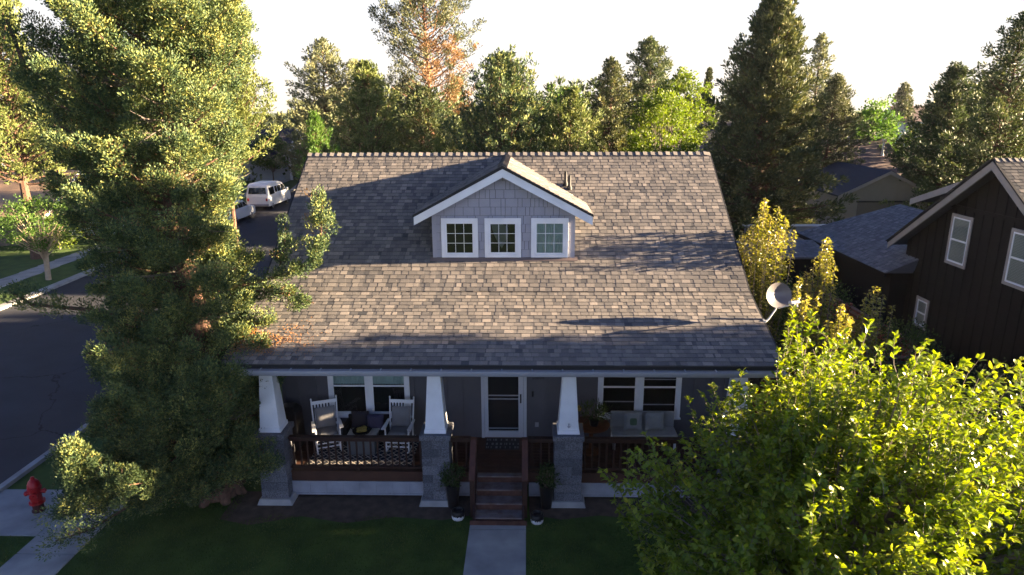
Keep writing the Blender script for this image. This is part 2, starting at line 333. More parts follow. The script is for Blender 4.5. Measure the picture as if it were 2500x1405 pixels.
def limb(p0, az, ln, elev, curve, n=6):
    """polyline of a branch: starts at p0, leaves at elevation elev and bends up by curve"""
    t = np.linspace(0, 1, n); pts = np.empty((n, 3)); e = elev + curve * t; ds = ln / (n - 1)
    pts[0] = p0
    for i in range(1, n):
        a = (e[i - 1] + e[i]) / 2; pts[i] = pts[i - 1] + ds * np.array([math.cos(az) * math.cos(a), math.sin(az) * math.cos(a), math.sin(a)])
    return pts

def conifer(name, label, cat, loc, h, r, seed, leafm, barkm=None, nb=110, per=26, tuft=(0.22, 0.10), t0=0.08, prof=None, elev=(-0.1, 0.35), curve=0.5,
            clump=0.32, trunk_r=None, group=None, step=0.4, ragged=0.25, droop=None, dead=None, inner=0.3, top_spikes=0, dirw=0.6, upw=0.4):
    rng = np.random.default_rng(seed); rr = random.Random(seed)
    t = thing(name, label, cat, loc, 0, group)
    tr = trunk_r or h * 0.018
    prof = prof or (lambda s: (1 - s) ** 0.75 * min(1, 0.55 + s * 3))
    mb = MB(); k = 10; lean = (rr.uniform(-.02, .02) * h, rr.uniform(-.02, .02) * h)
    def tp(s): return np.array([lean[0] * s * s + .03 * h * .2 * math.sin(3 * s + seed), lean[1] * s * s, h * s])
    mb.tube([tp(i / k) for i in range(k + 1)], [max(0.02, tr * (1 - .93 * i / k)) * (1.35 if i == 0 else 1) for i in range(k + 1)], 8)
    C = []; R = []; D = []; CD = []
    for b in range(nb):
        s = t0 + (0.985 - t0) * ((b + rr.random()) / nb) ** 0.92
        az = b * 2.39996 + rr.uniform(-.5, .5); ln = r * prof(s) * (1 + ragged * rr.uniform(-1, 1)) * (1 + .16 * math.sin(3 * az + seed + 7 * s) + .10 * math.sin(5 * az - 11 * s))
        if ln < .15: ln = .15
        e0 = elev[0] + (elev[1] - elev[0]) * s + rr.uniform(-.15, .15)
        pts = limb(tp(s), az, ln, e0, curve * rr.uniform(.6, 1.3))
        if ln > .5: mb.tube(pts[:5], [tr * .28 * (1 - s * .7) * (1 - .2 * i) + .008 for i in range(5)], 4, caps=False)
        nn = max(2, int(ln * (1 - inner) / (step)) + 1)
        for q in range(nn):
            f = inner + (1 - inner) * (q + rr.random() * .8) / nn; f = min(f, 1)
            i = f * 5; i0 = min(int(i), 4); p = pts[i0] * (1 - (i - i0)) + pts[i0 + 1] * (i - i0); d = pts[i0 + 1] - pts[i0]
            cr = clump * (1.15 - .55 * f) * (0.65 + .35 * prof(s)) * rr.uniform(.75, 1.25)
            side = np.array([-math.sin(az), math.cos(az), 0]) * rr.uniform(-1, 1) * ln * .16
            C.append(p + side + np.array([0, 0, rr.uniform(-.1, .1)])); R.append(cr); D.append(d / np.linalg.norm(d))
            CD.append(1 if dead and dead(C[-1]) else 0)
    for q in range(3 + top_spikes):
        C.append(tp(.99) + np.array([0, 0, .1 * q])); R.append(clump * .35); D.append(np.array([0, 0, 1.0])); CD.append(0)
    mb.build('trunk', barkm or M['bark'], t, smooth=True)
    C = np.array(C); R = np.array(R); D = np.array(D); CD = np.array(CD)
    for val, nm, mt in ((0, 'crown', leafm), (1, 'dry_foliage', M['deadneedle'])):
        sel = CD == val
        if not sel.any(): continue
        P, Dd, cv = clump_points(C[sel], R[sel], D[sel], per, rng, upw=upw, dirw=dirw)
        n = len(P); Ln = tuft[0] * (.6 + .8 * rng.random(n)); W = tuft[1] * (.6 + .8 * rng.random(n))
        V, F = tufts(P, Dd, Ln, W, rng); o = np_mesh(nm, V, F, cv * .55 + rng.random(n) * .45, mt, t)
    return t

def broadleaf(name, label, cat, loc, h, rx, ry, z0, seed, leafm, barkm=None, nc=220, per=40, leaf=(0.14, 0.09), clump=0.4, trunk_r=0.1, group=None, shape=0.0,
              real_leaves=False, stems=1, egg=0.0, upw=0.2, shell=0.55):
    """tree or shrub with an uneven ellipsoid crown from z0 to h"""
    rng = np.random.default_rng(seed); rr = random.Random(seed)
    t = thing(name, label, cat, loc, 0, group); mb = MB(); cz = (z0 + h) / 2; rz = (h - z0) / 2
    C = []; R = []; D = []
    lobes = [(rr.uniform(0, 2 * PI), rr.uniform(-.7, .9), rr.uniform(.1, .28)) for _ in range(9)]
    for i in range(nc):
        u = norm(rng.normal(size=3)); rad = shell + (1 - shell) * rng.random() ** .6
        m = 1 - .18
        for a, e, am in lobes:
            dd = u @ np.array([math.cos(a) * math.cos(e), math.sin(a) * math.cos(e), math.sin(e)]); m += am * max(0, dd) ** 6
        taper = 1 - egg * max(0, u[2]) - shape * max(0, -u[2])
        p = np.array([u[0] * rx * taper, u[1] * ry * taper, u[2] * rz]) * rad * m + np.array([0, 0, cz])
        p[2] = max(p[2], z0 * .6); C.append(p); R.append(clump * rr.uniform(.6, 1.3)); D.append(norm(u + np.array([0, 0, .3])))
    C = np.array(C); R = np.array(R); D = np.array(D)
    for sidx in range(stems):
        ox, oy = (0, 0) if stems == 1 else (rr.uniform(-.25, .25) * rx, rr.uniform(-.25, .25) * ry)
        mb.tube([(ox * .3, oy * .3, -.05), (ox * .6, oy * .6, z0 * .6), (ox, oy, z0 + rz * .4), (ox * 1.3, oy * 1.3, z0 + rz * 1.3)], [trunk_r * 1.2, trunk_r * .9, trunk_r * .7, trunk_r * .25], 8)
    for i in range(0, nc, max(1, nc // 40)):
        a = Vector((0, 0, z0 * .7 + rr.uniform(0, rz * .8))); b = Vector(C[i]); mid = (a + b) / 2 + Vector((0, 0, -.08 * rz))
        mb.tube([a, mid, b], [trunk_r * .35, trunk_r * .2, .008], 4, caps=False)
    mb.build('trunk', barkm or M['greybark'], t, smooth=True)
    P, Dd, cv = clump_points(C, R, D, per, rng, upw=upw, outw=.7, dirw=.4, noise=.5)
    n = len(P); Ln = leaf[0] * (.6 + .6 * rng.random(n)); W = leaf[1] * (.7 + .5 * rng.random(n)); vv = cv * .5 + rng.random(n) * .5
    if real_leaves: V, F = leaves(P, Dd, Ln, W, rng); vv = np.repeat(vv, 3)
    else: V, F = tufts(P, Dd, Ln, W, rng)
    np_mesh('crown', V, F, vv, leafm, t)
    return t

def text_obj(name, txt, size, m, parent, loc, rot, ext=0.004):
    cu = bpy.data.curves.new(name, 'FONT'); cu.body = txt; cu.size = size; cu.extrude = ext; cu.align_x = 'CENTER'; cu.align_y = 'CENTER'
    tmp = bpy.data.objects.new(name, cu); COL.objects.link(tmp); dg = bpy.context.evaluated_depsgraph_get()
    me = bpy.data.meshes.new_from_object(tmp.evaluated_get(dg)); bpy.data.objects.remove(tmp); me.name = name
    me.materials.clear(); me.materials.append(m); o = bpy.data.objects.new(name, me); link(o, parent); o.location = loc; o.rotation_euler = rot
    return o

# ------------------------------------------------------------------ the ground, street, paths
def sheet(name, poly, z, m, thick=None):
    mb = MB()
    if thick: mb.prism(poly, 'z', z - thick, z)
    else: mb.add([(x, y, z) for x, y in poly], [tuple(range(len(poly)))])
    o = mb.build(name, m); o['kind'] = 'structure'; return o
sheet('ground', [(-900, -200), (900, -200), (900, 1500), (-900, 1500)], -0.03, M['lawn'])
KX = [(-10.45, -30), (-10.45, 16), (-10.6, 40), (-11.5, 62), (-15, 76), (-24, 84)]        # house-side kerb line
FX = [(-21.2, -30), (-21.2, 16), (-22.6, 38), (-23.1, 57), (-25, 66), (-30, 74)]          # far kerb line
am = M['asphalt'].node_tree; vo = am.nodes.new('ShaderNodeTexVoronoi'); vo.feature = 'DISTANCE_TO_EDGE'; vo.inputs['Scale'].default_value = 0.16
atc = am.nodes.new('ShaderNodeTexCoord'); an = am.nodes.new('ShaderNodeTexNoise'); an.inputs['Scale'].default_value = 0.9; an.inputs['Detail'].default_value = 6
avm = am.nodes.new('ShaderNodeVectorMath'); avm.operation = 'MULTIPLY_ADD'; avm.inputs[1].default_value = (1.6, 1.6, 0); am.links.new(atc.outputs['Object'], an.inputs['Vector']); am.links.new(an.outputs['Color'], avm.inputs[0]); am.links.new(atc.outputs['Object'], avm.inputs[2]); am.links.new(avm.outputs[0], vo.inputs['Vector'])
al = am.nodes.new('ShaderNodeMath'); al.operation = 'LESS_THAN'; al.inputs[1].default_value = 0.0035; am.links.new(vo.outputs['Distance'], al.inputs[0])
amx = am.nodes.new('ShaderNodeMix'); amx.data_type = 'RGBA'; amx.inputs[7].default_value = (.012, .012, .013, 1); am.links.new(al.outputs[0], amx.inputs[0])
_src = am.nodes['Principled BSDF'].inputs['Base Color'].links[0].from_socket; am.links.new(_src, amx.inputs[6]); am.links.new(amx.outputs[2], am.nodes['Principled BSDF'].inputs['Base Color'])
sheet('street', KX + FX[::-1], -0.020, M['asphalt'])
def strip(line, a, b, z0, z1, name, m, joints=False):
    mb = MB(); 
    for i in range(len(line) - 1):
        (x0, y0), (x1, y1) = line[i], line[i + 1]
        mb.hexa([(x0 + a, y0, z0), (x0 + b, y0, z0), (x1 + b, y1, z0), (x1 + a, y1, z0), (x0 + a, y0, z1), (x0 + b, y0, z1), (x1 + b, y1, z1), (x1 + a, y1, z1)])
    o = mb.build(name, m); o['kind'] = 'structure'; return o
def subdiv(line, ln):
    out = []
    for (x0, y0), (x1, y1) in zip(line, line[1:]):
        k = max(1, int(abs(y1 - y0) / ln))
        for i in range(k): out.append((x0 + (x1 - x0) * i / k, y0 + (y1 - y0) * i / k))
    return out + [line[-1]]
strip(KX, 0.0, 0.16, -0.1, 0.095, 'kerb', M['concrete'])
strip(FX, -0.42, 0.0, -0.1, 0.095, 'kerb', M['concrete'])
# raised lawn behind each kerb so that the kerb is a real step
sheet('lawn', [(-10.29, -30), (12.4, -30), (14, 10), (14, 110), (-10.5, 90), (-10.44, 40), (-10.29, 16)], 0.0, M['lawn'], 0.02)
lw = MB()
for i in range(len(FX) - 1):
    (x0, y0), (x1, y1) = FX[i], FX[i + 1]
    lw.hexa([(x0 - 45, y0, -.02), (x0 - .42, y0, -.02), (x1 - .42, y1, -.02), (x1 - 45, y1, -.02), (x0 - 45, y0, .08), (x0 - .42, y0, .08), (x1 - .42, y1, .08), (x1 - 45, y1, .08)])
lw.build('far_lawn', M['lawn'])['kind'] = 'structure'
def slabs(name, x0, x1, ys, z, m, gap=0.012, skew=0.0):
    mb = MB()
    for a, b in zip(ys, ys[1:]): mb.box(x0, a + gap, z - .06, x1, b - gap, z)
    o = mb.build(name, m, bevel=0.006); o['kind'] = 'structure'; return o
slabs('sidewalk', -8.34, -7.18, [-14.2, -12.7, -11.2, -9.7, -8.2, -6.7, -5.2, -3.7, -1.95, -0.45, 1.05, 2.55, 4.05, 5.55, 7.05, 8.55, 10.05, 11.55, 13.05, 14.55, 16.05], 0.028, M['concrete'])
slabs('pavement', -10.28, -8.352, [-1.39, 0.29], 0.026, M['concrete'])
slabs('path', 0.40, 1.56, [-9.0, -6.9, -4.9, -2.9, -1.03, -0.84], 0.022, M['concrete'])
fs = MB()
for i in range(60):
    y0 = -20 + i * 1.5; xo = 0 if y0 < 16 else -(y0 - 16) * .064
    fs.box(-24.9 + xo, y0 + .012, .05, -23.72 + xo, y0 + 1.488, .105)
fs.build('far_sidewalk', M['concrete'])['kind'] = 'structure'
slabs('walkway', -37, -24.6, [58.6, 60.0], .108, M['concrete'])
sheet('soil', [(-4.9, -.75), (-4.2, -.95), (-3.2, -.62), (-2.2, -.85), (-1.2, -.62), (-.2, -.72), (.36, -.55), (.36, .3), (-4.9, .3)], 0.008, M['soil'])
sheet('soil', [(1.63, .3), (1.63, -.5), (2.3, -.66), (3.1, -.5), (3.9, -.6), (5.2, -.55), (6.6, -.7), (7.1, .3)], 0.008, M['soil'])
sheet('soil', [(6.75, .3), (12.3, -1.0), (12.3, 16), (6.75, 14)], 0.008, M['soil'])
# grass blades in the near yard
rng = np.random.default_rng(5)
gn = 90000; gx = rng.uniform(-10.2, 9.5, gn); gy = rng.uniform(-5.2, 0.2, gn) 
ok = ~((gx > .36) & (gx < 1.6)) & ~((gx > -8.4) & (gx < -7.1)) & ~((gx < -8.3) & (gy > -1.42)) & ~((gx > -4.7) & (gx < 6.8) & (gy > -.75 + .15 * np.sin(gx * 3)))
gx, gy = gx[ok], gy[ok]; gn = len(gx); patch = .5 + .5 * np.sin(gx * 1.7 + 1.3 * np.sin(gy * 2.1)) * np.cos(gy * 1.9 + gx * .6)
GP = np.stack([gx, gy, np.zeros(gn)], 1); GD = np.stack([rng.normal(0, .45, gn), rng.normal(0, .45, gn), np.ones(gn)], 1)
V, F = tufts(GP, GD, rng.uniform(.03, .065, gn), rng.uniform(.008, .014, gn), rng)
tag(np_mesh('lawn_grass', V, F, np.clip(patch * .6 + rng.random(gn) * .4, 0, 1), M['grassblade']), 'short dark green grass of the front lawn', 'grass', kind='stuff')

# ------------------------------------------------------------------ shingled slopes
def shingle_slope(mb, O, u, v, ulen, vlen, expo=0.127, seed=1, clip=None, tmin=0.09, tmax=0.20, lift=0.0, dark=0.0):
    """courses of laminated shingles: O eave corner, u along the eave, v up the slope (unit vectors)"""
    O = Vector(O); u = Vector(u).normalized(); v = Vector(v).normalized(); n = u.cross(v).normalized(); rr = random.Random(seed)
    k = 0
    while k * expo < vlen - 0.01:
        va = k * expo; vb = min(vlen, va + expo)
        ua, ub = (0, ulen) if clip is None else clip(va)
        ua2, ub2 = (0, ulen) if clip is None else clip(vb)
        if ub - ua < .02: k += 1; continue
        def P(x, y, h): return O + u * x + v * y + n * (h + lift)
        # under layer, in short lengths of differing tone
        x = ua
        while x < ub - 1e-4:
            wd = rr.uniform(.11, .28); x1 = min(ub, x + wd); val = min(1, max(0, rr.gauss(.44, .13) - dark))
            xa, xb = max(x, ua2 if x <= ua + 1e-6 else x), min(x1, ub2 if x1 >= ub - 1e-6 else x1)
            xa = min(max(x, ua2), ub2); xb = max(min(x1, ub2), ua2)
            mb.add([P(x, va, .012), P(x1, va, .012), P(xb, vb, .002), P(xa, vb, .002), P(x, va, -.004), P(x1, va, -.004)], [(0, 1, 2, 3), (4, 5, 1, 0)], [val, val * .6])
            x = x1
        # raised tabs
        x = ua + rr.uniform(0, .2)
        while x < ub - .05:
            wd = rr.uniform(tmin, tmax); x1 = min(ub, x + wd)
            a2 = ua2 if x < ua2 else x; b2 = ub2 if x1 > ub2 else x1
            if b2 > a2 + .02:
                val = min(1, max(0, rr.gauss(.64, .18) - dark)); j = rr.uniform(-.004, .004)
                mb.add([P(x, va + j, .0150), P(x1, va + j, .0150), P(b2, vb + .004, .0050), P(a2, vb + .004, .0050), P(x, va + j, .006), P(x1, va + j, .006), P(b2, vb + .004, .002), P(a2, vb + .004, .002)],
                       [(0, 1, 2, 3), (4, 5, 1, 0), (4, 0, 3, 7), (1, 5, 6, 2)], [val, val * .3, val * .8, val * .8])
            x = x1 + rr.choice([.010, .010, .04, .09, .16])
        k += 1
def ridge_caps(mb, A, B, n1, n2, seed=3, wd=.15, step=.145):
    """folded cap shingles along a ridge from A to B, with the two slopes' down directions n1, n2"""
    A = Vector(A); B = Vector(B); d = (B - A); L = d.length; d.normalize(); n1 = Vector(n1).normalized(); n2 = Vector(n2).normalized(); rr = random.Random(seed); x = 0
    while x < L:
        x1 = min(L, x + step + .02); h0 = .052; h1 = .020; val = min(1, max(0, rr.gauss(.62, .15)))
        a = A + d * x; b = A + d * x1; up = Vector((0, 0, 1))
        p = [a + up * h0 + n1 * wd, a + up * h0, a + up * h0 + n2 * wd, b + up * h1 + n1 * wd, b + up * h1, b + up * h1 + n2 * wd, a + up * .01 + n1 * wd, a + up * .01, a + up * .01 + n2 * wd]
        mb.add(p, [(0, 1, 4, 3), (1, 2, 5, 4), (6, 7, 1, 0), (7, 8, 2, 1), (0, 3, 6), (2, 8, 5)], [val, val, val * .4, val * .4, val * .5, val * .5]); x += step

# ------------------------------------------------------------------ the main house
XC, W = 1.026, 5.648; X0, X1 = XC - W, XC + W
YR, ZR, YB, ZB, YE, ZE = 6.206, 7.095, 1.978, 4.235, -0.438, 3.383
YW = 1.72; HD = 0.65
house = thing('house', 'grey craftsman house with shingled gable roof, front porch and one dormer', 'house', (XC, 4, 0))
hp = house
def hb(mb, name, m, parent=None, **k):
    """part of the house, built in world coordinates and hung under the house"""
    o = mb.build(name, m, None, **k); o.parent = parent or house; o.matrix_parent_inverse = Matrix.Translation(-Vector(house.location)); return o
def sub(mb, name, m, part, **k):
    o = mb.build(name, m, part, **k); return o
SU = (ZR - ZB) / (YR - YB); SLo = (ZB - ZE) / (YB - YE)
# walls: body, porch front with battens
mb = MB(); WX0, WX1 = -4.28, 6.33; YBK = 10.7
def roofz(y): return ZB + (y - YB) * SU if y >= YB else ZE + (y - YE) * SLo
mb.prism([(YW, 0), (YBK, 0), (YBK, 4.0), (YR, ZR - .12), (YB, ZB - .12), (YW, roofz(YW) - .12)], 'x', WX0, WX1)
for x in [-3.89, -3.47, -1.13, -.74, -.35, .03, 1.66, 2.06, 2.46, 2.86, 5.54, 5.94, 6.24, -4.24]: mb.box(x - .03, YW - .022, HD, x + .03, YW - .001, 3.5)
mb.box(WX0, YW - .03, 3.5, WX1, YW - .002, 3.9)
for s, x in ((-1, WX0), (1, WX1)):
    for i in range(20):
        y = YW + .2 + i * .42
        if y < YBK: mb.box(min(x, x + s * .02) , y - .03, .3, max(x, x + s * .02), y + .03, min(3.9, roofz(min(y, YR)) - .2))
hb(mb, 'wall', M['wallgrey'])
# roof slopes
mb = MB(); yb2 = 2 * YR - YB + 1.6
mb.prism([(YE, ZE - .02), (YB, ZB - .02), (YR, ZR - .02), (yb2, ZR - .02 - (yb2 - YR) * SU), (yb2, ZR - .14 - (yb2 - YR) * SU), (YR, ZR - .16), (YB, ZB - .14), (YE, ZE - .12)], 'x', X0 + .015, X1 - .015, val=.2)
lenL = math.hypot(YB - YE, ZB - ZE); lenU = math.hypot(YR - YB, ZR - ZB)
shingle_slope(mb, (X0, YE - .02, ZE - .006), (1, 0, 0), (0, YB - YE, ZB - ZE), 2 * W, lenL, seed=11)
shingle_slope(mb, (X0, YB, ZB), (1, 0, 0), (0, YR - YB, ZR - ZB), 2 * W, lenU, seed=12)
shingle_slope(mb, (X1, yb2, ZR - (yb2 - YR) * SU), (-1, 0, 0), (0, YR - yb2, (yb2 - YR) * SU), 2 * W, math.hypot(yb2 - YR, (yb2 - YR) * SU), seed=13, expo=.29)
ridge_caps(mb, (X0 - .01, YR, ZR), (X1 + .01, YR, ZR), (0, -1, -SU), (0, 1, -SU), seed=4, step=.21)
roof = hb(mb, 'roof', M['shingle'])
# rake boards and drip edges on both gable ends
mb = MB()
for x0, x1 in ((X0 - .03, X0 + .012), (X1 - .012, X1 + .03)):
    mb.prism([(YE, ZE - .03), (YB, ZB - .03), (YR, ZR - .03), (yb2, ZR - .03 - (yb2 - YR) * SU), (yb2, ZR - .24 - (yb2 - YR) * SU), (YR, ZR - .26), (YB, ZB - .24), (YE, ZE - .20)], 'x', x0, x1)
    hb(mb, 'rake_board', M['white']); mb = MB()
mb = MB()
for x0, x1 in ((X0 - .045, X0 - .004), (X1 + .004, X1 + .045)):
    mb.prism([(YE - .02, ZE - .012), (YB, ZB - .012), (YR, ZR - .012), (YR, ZR - .045), (YB, ZB - .045), (YE - .02, ZE - .045)], 'x', x0, x1)
mb.box(X0, YE - .035, ZE - .075, X1, YE - .012, ZE - .012)
hb(mb, 'drip_edge', M['trimblack'])
# eave board, porch beam and ceiling
mb = MB(); mb.box(X0 + .02, YE + .005, ZE - .19, X1 - .02, YE + .04, ZE - .08); mb.box(X0 + .1, YE + .04, ZE - .19, X1 - .1, YW - .03, ZE - .17); mb.box(X0 + .3, -.02, ZE - .36, X1 - .3, .32, ZE - .19)
hb(mb, 'porch_beam', M['white'])
# gutter with hangers
mb = MB(); gy0, gy1 = YE - .165, YE - .03; gz = ZE - .085
pr = [(gy1, gz - .01), (gy1, gz - .12), (gy0 + .04, gz - .12), (gy0 + .012, gz - .07), (gy0, gz - .02), (gy0, gz), (gy0 + .016, gz), (gy0 + .016, gz - .018), (gy0 + .028, gz - .065), (gy0 + .05, gz - .108), (gy1 - .008, gz - .108), (gy1 - .008, gz - .01)]
mb.prism(pr, 'x', X0 + .0, X1 - .0)
g = hb(mb, 'gutter', M['gutter'])
mb = MB()
for i in range(19):
    x = X0 + .25 + i * .605; mb = MB(); mb.box(x - .012, gy0 + .004, gz + .001, x + .012, gy1 + .01, gz + .012); sub(mb, 'gutter_hanger', M['gutter'], g)
mb = MB(); mb.box(X0 + .02, gy0 + .05, gz - .106, X1 - .02, gy1 - .01, gz - .09); sub(mb, 'gutter_debris', M['gutterin'], g)

# --- windows: a frame standing proud of its wall, with dark room, curtain, pane, grid and sill as sub-parts
def window(x0, x1, z0, z1, y, casing, curtain=None, rail=None, grid=None, parent=None, wall_dir=(0, -1), sash=.045, fm='white', sill=True, label=None, rails=(), lower=None, cm=None):
    """opening x0..x1, z0..z1 on the plane y, facing -y"""
    f = MB(); p = .035; c = casing
    f.box(x0 - c, y - p, z0 - c * .8, x0, y, z1 + c); f.box(x1, y - p, z0 - c * .8, x1 + c, y, z1 + c)
    f.box(x0, y - p, z1, x1, y, z1 + c); f.box(x0, y - p, z0 - c * .8, x1, y, z0)
    s = sash; q = y - p + .012
    f.box(x0, q, z0, x0 + s, y - .003, z1); f.box(x1 - s, q, z0, x1, y - .003, z1); f.box(x0 + s, q, z1 - s, x1 - s, y - .003, z1); f.box(x0 + s, q, z0, x1 - s, y - .003, z0 + s)
    if rail: f.box(x0 + s, q, rail - .022, x1 - s, y - .003, rail + .022)
    o = hb(f, 'window', M[fm], parent, bevel=.003)
    if label: o['label'] = label
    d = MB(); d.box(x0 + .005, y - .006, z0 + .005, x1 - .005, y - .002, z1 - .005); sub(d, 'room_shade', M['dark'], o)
    if curtain:
        ca, cb = curtain; c2 = MB(); n = 60
        xs = np.linspace(x0 + s, x1 - s, n); vs = []
        for z, amp in ((cb, .6), (ca, 1)):
            for i, x in enumerate(xs): vs.append((x, y - .0105 - .003 * amp * math.sin(i * 1.25 + .6 * math.sin(i * .37)), z + (.008 * math.sin(i * 1.25) if z == ca else 0)))
        c2.add(vs, [(i, i + 1, n + i + 1, n + i) for i in range(n - 1)]); sub(c2, 'curtain', M[cm or 'curtain'], o)
    if lower:
        c3 = MB(); k = int((lower[1] - lower[0]) / .035)
        for i in range(k): z = lower[0] + i * .035; c3.hexa([(x0 + s, y - .016, z), (x1 - s, y - .016, z), (x1 - s, y - .008, z + .012), (x0 + s, y - .008, z + .012), (x0 + s, y - .016, z + .003), (x1 - s, y - .016, z + .003), (x1 - s, y - .008, z + .032), (x0 + s, y - .008, z + .032)])
        sub(c3, 'blind', M['blind'], o)
    gl = MB(); gl.add([(x0 + s * .8, y - .0185, z0 + s * .8), (x1 - s * .8, y - .0185, z0 + s * .8), (x1 - s * .8, y - .0185, z1 - s * .8), (x0 + s * .8, y - .0185, z1 - s * .8)], [(0, 1, 2, 3)]); sub(gl, 'pane', M['glass'], o)
    if grid:
        gm = MB(); a0, a1, b0, b1 = x0 + s, x1 - s, z0 + s, z1 - s
        for i in range(1, grid[0]): x = a0 + (a1 - a0) * i / grid[0]; gm.box(x - .006, y - .024, b0, x + .006, y - .019, b1)
        for i in range(1, grid[1]): z = b0 + (b1 - b0) * i / grid[1]; gm.box(a0, y - .0245, z - .006, a1, y - .0195, z + .006)
        sub(gm, 'muntin', M['white'], o)
    if rails:
        for zz in rails: gm = MB(); gm.box(x0 + s, y - .027, zz - .012, x1 - s, y - .020, zz + .012); sub(gm, 'screen_rail', M['gutter'], o)
    if sill:
        sm = MB(); sm.box(x0 - c - .02, y - p - .025, z0 - c * .8 - .035, x1 + c + .02, y, z0 - c * .8 + .001); sub(sm, 'sill', M[fm], o)
    return o
YP = YW - .001
window(-3.07, -2.235, 1.27, 2.75, YP, .085, curtain=(2.025, 2.70), rail=1.98, label='left sash of the porch window behind the rocking chairs, curtain above')
window(-2.125, -1.295, 1.27, 2.75, YP - .0006, .085, curtain=(2.025, 2.70), rail=1.98, label='right sash of the porch window behind the rocking chairs, curtain above')
window(3.335, 4.165, 1.27, 2.75, YP, .085, rail=1.98, rails=(1.61,), label='left sash of the uncurtained porch window behind the apple tree')
window(4.285, 5.12, 1.27, 2.75, YP - .0006, .085, rail=1.98, rails=(1.54, 2.18), label='right sash of the uncurtained porch window behind the apple tree')
# front door: casing, storm door frame, glass bars, handle
mb = MB(); mb.box(.49, YW - .04, HD, .56, YW - .001, 2.82); mb.box(1.50, YW - .04, HD, 1.57, YW - .001, 2.82); mb.box(.56, YW - .04, 2.74, 1.50, YW - .001, 2.82)
mb.box(.565, YW - .055, HD + .02, .655, YW - .012, 2.735); mb.box(1.375, YW - .055, HD + .02, 1.495, YW - .012, 2.735); mb.box(.655, YW - .055, HD + .02, 1.375, YW - .012, HD + .19); mb.box(.655, YW - .055, 2.64, 1.375, YW - .012, 2.735)
dr = hb(mb, 'front_door', mat('door_white', (0.50, 0.52, 0.57), .5, .06, 3), bevel=.003)
dm = MB(); dm.box(.655, YW - .02, HD + .19, 1.375, YW - .012, 2.64); sub(dm, 'screen_panel', M['dark'], dr)
for z in (1.76, 1.67, .91): dm = MB(); dm.box(.655, YW - .05, z - .012, 1.375, YW - .03, z + .012); sub(dm, 'glass_bar', M['gutter'], dr)
dm = MB(); dm.box(1.41, YW - .085, 1.58, 1.445, YW - .057, 1.80); dm.tube([(1.43, YW - .10, 1.62), (1.43, YW - .10, 1.74)], .012, 8); sub(dm, 'door_handle', M['blackmetal'], dr)
# small fittings on the wall by the door
mb = MB(); mb.box(1.69, YW - .03, 1.72, 1.735, YW - .002, 1.86); hb(mb, 'doorbell', M['black'], bevel=.004)
mb = MB(); mb.box(1.77, YW - .014, .93, 1.86, YW - .002, 1.05); mb.box(1.785, YW - .018, .95, 1.845, YW - .014, 1.03); hb(mb, 'outlet_cover', mat('outlet_grey', (.3, .3, .32), .6), bevel=.003)
mb = MB(); mb.lathe(1.80, YW - .12, [(.03, 2.36), (.07, 2.38), (.075, 2.52), (.03, 2.58)], 14); mb.box(1.76, YW - .13, 2.42, 1.84, YW - .002, 2.5); hb(mb, 'wall_lamp', M['blackmetal'])
tx = text_obj('house_number', '20604', .115, M['numbers'], None, (1.84, YW - .012, 2.20), (PI / 2, 0, 0)); tx.parent = house; tx.matrix_parent_inverse = Matrix.Translation(-Vector(house.location))

# --- dormer
YD, XD, WD = 2.842, 1.009, 1.708; ZDB = roofz(YD); ZDT = 6.018; ZDP = 7.06; YF = 2.58; WF = 2.095; ZFB = 5.93
sD = (ZDP - ZFB) / WF
mb = MB()
def ztop(x): return ZDP - .13 - abs(x - XD) * sD
mb.prism([(XD - WD, ZDB - .1), (XD + WD, ZDB - .1), (XD + WD, ztop(XD + WD)), (XD, ZDP - .13), (XD - WD, ztop(XD - WD))], 'y', YD, YR)
hb(mb, 'dormer_wall', mat('siding_gap_shade', (.10, .10, .115), .9)); mb = MB()  # backing coloured darker to paint in the shade between the shakes
# shingle siding courses on the front: every shake a thin wedge board
rr = random.Random(8); z = ZDB + .02; row = 0
while z < ZDP - .2:
    zt_ = z + .205; x = XD - WD + .10 - rr.uniform(0, .15)
    while x < XD + WD - .1:
        wv = rr.choice([.10, .14, .2, .26, .3]); x1 = min(x + wv, XD + WD - .09); xa = max(x, XD - WD + .09)
        if x1 > xa + .01:
            h = max(abs(xa - XD), abs(x1 - XD)); top = min(zt_, ZDP - .13 - h * sD); a_ = min(zt_, ztop(xa)); b_ = min(zt_, ztop(x1))
            if top > z + .02: mb.hexa([(xa + .005, YD - .026, z + .009), (x1 - .005, YD - .026, z + .009), (x1 - .005, YD + .01, z + .009), (xa + .005, YD + .01, z + .009), (xa + .005, YD - .010, a_), (x1 - .005, YD - .010, b_), (x1 - .005, YD + .01, b_), (xa + .005, YD + .01, a_)])
        x = x1 + (0 if x1 < XD + WD - .1 else 1)
    z += .205; row += 1
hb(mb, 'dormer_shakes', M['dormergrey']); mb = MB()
for sg in (-1, 1): mb = MB(); mb.box(min(XD + sg * WD, XD + sg * (WD - .10)), YD - .03, ZDB - .03, max(XD + sg * WD, XD + sg * (WD - .10)), YD - .001, ztop(XD + WD) - .02); hb(mb, 'dormer_corner_board', M['dormergrey'])
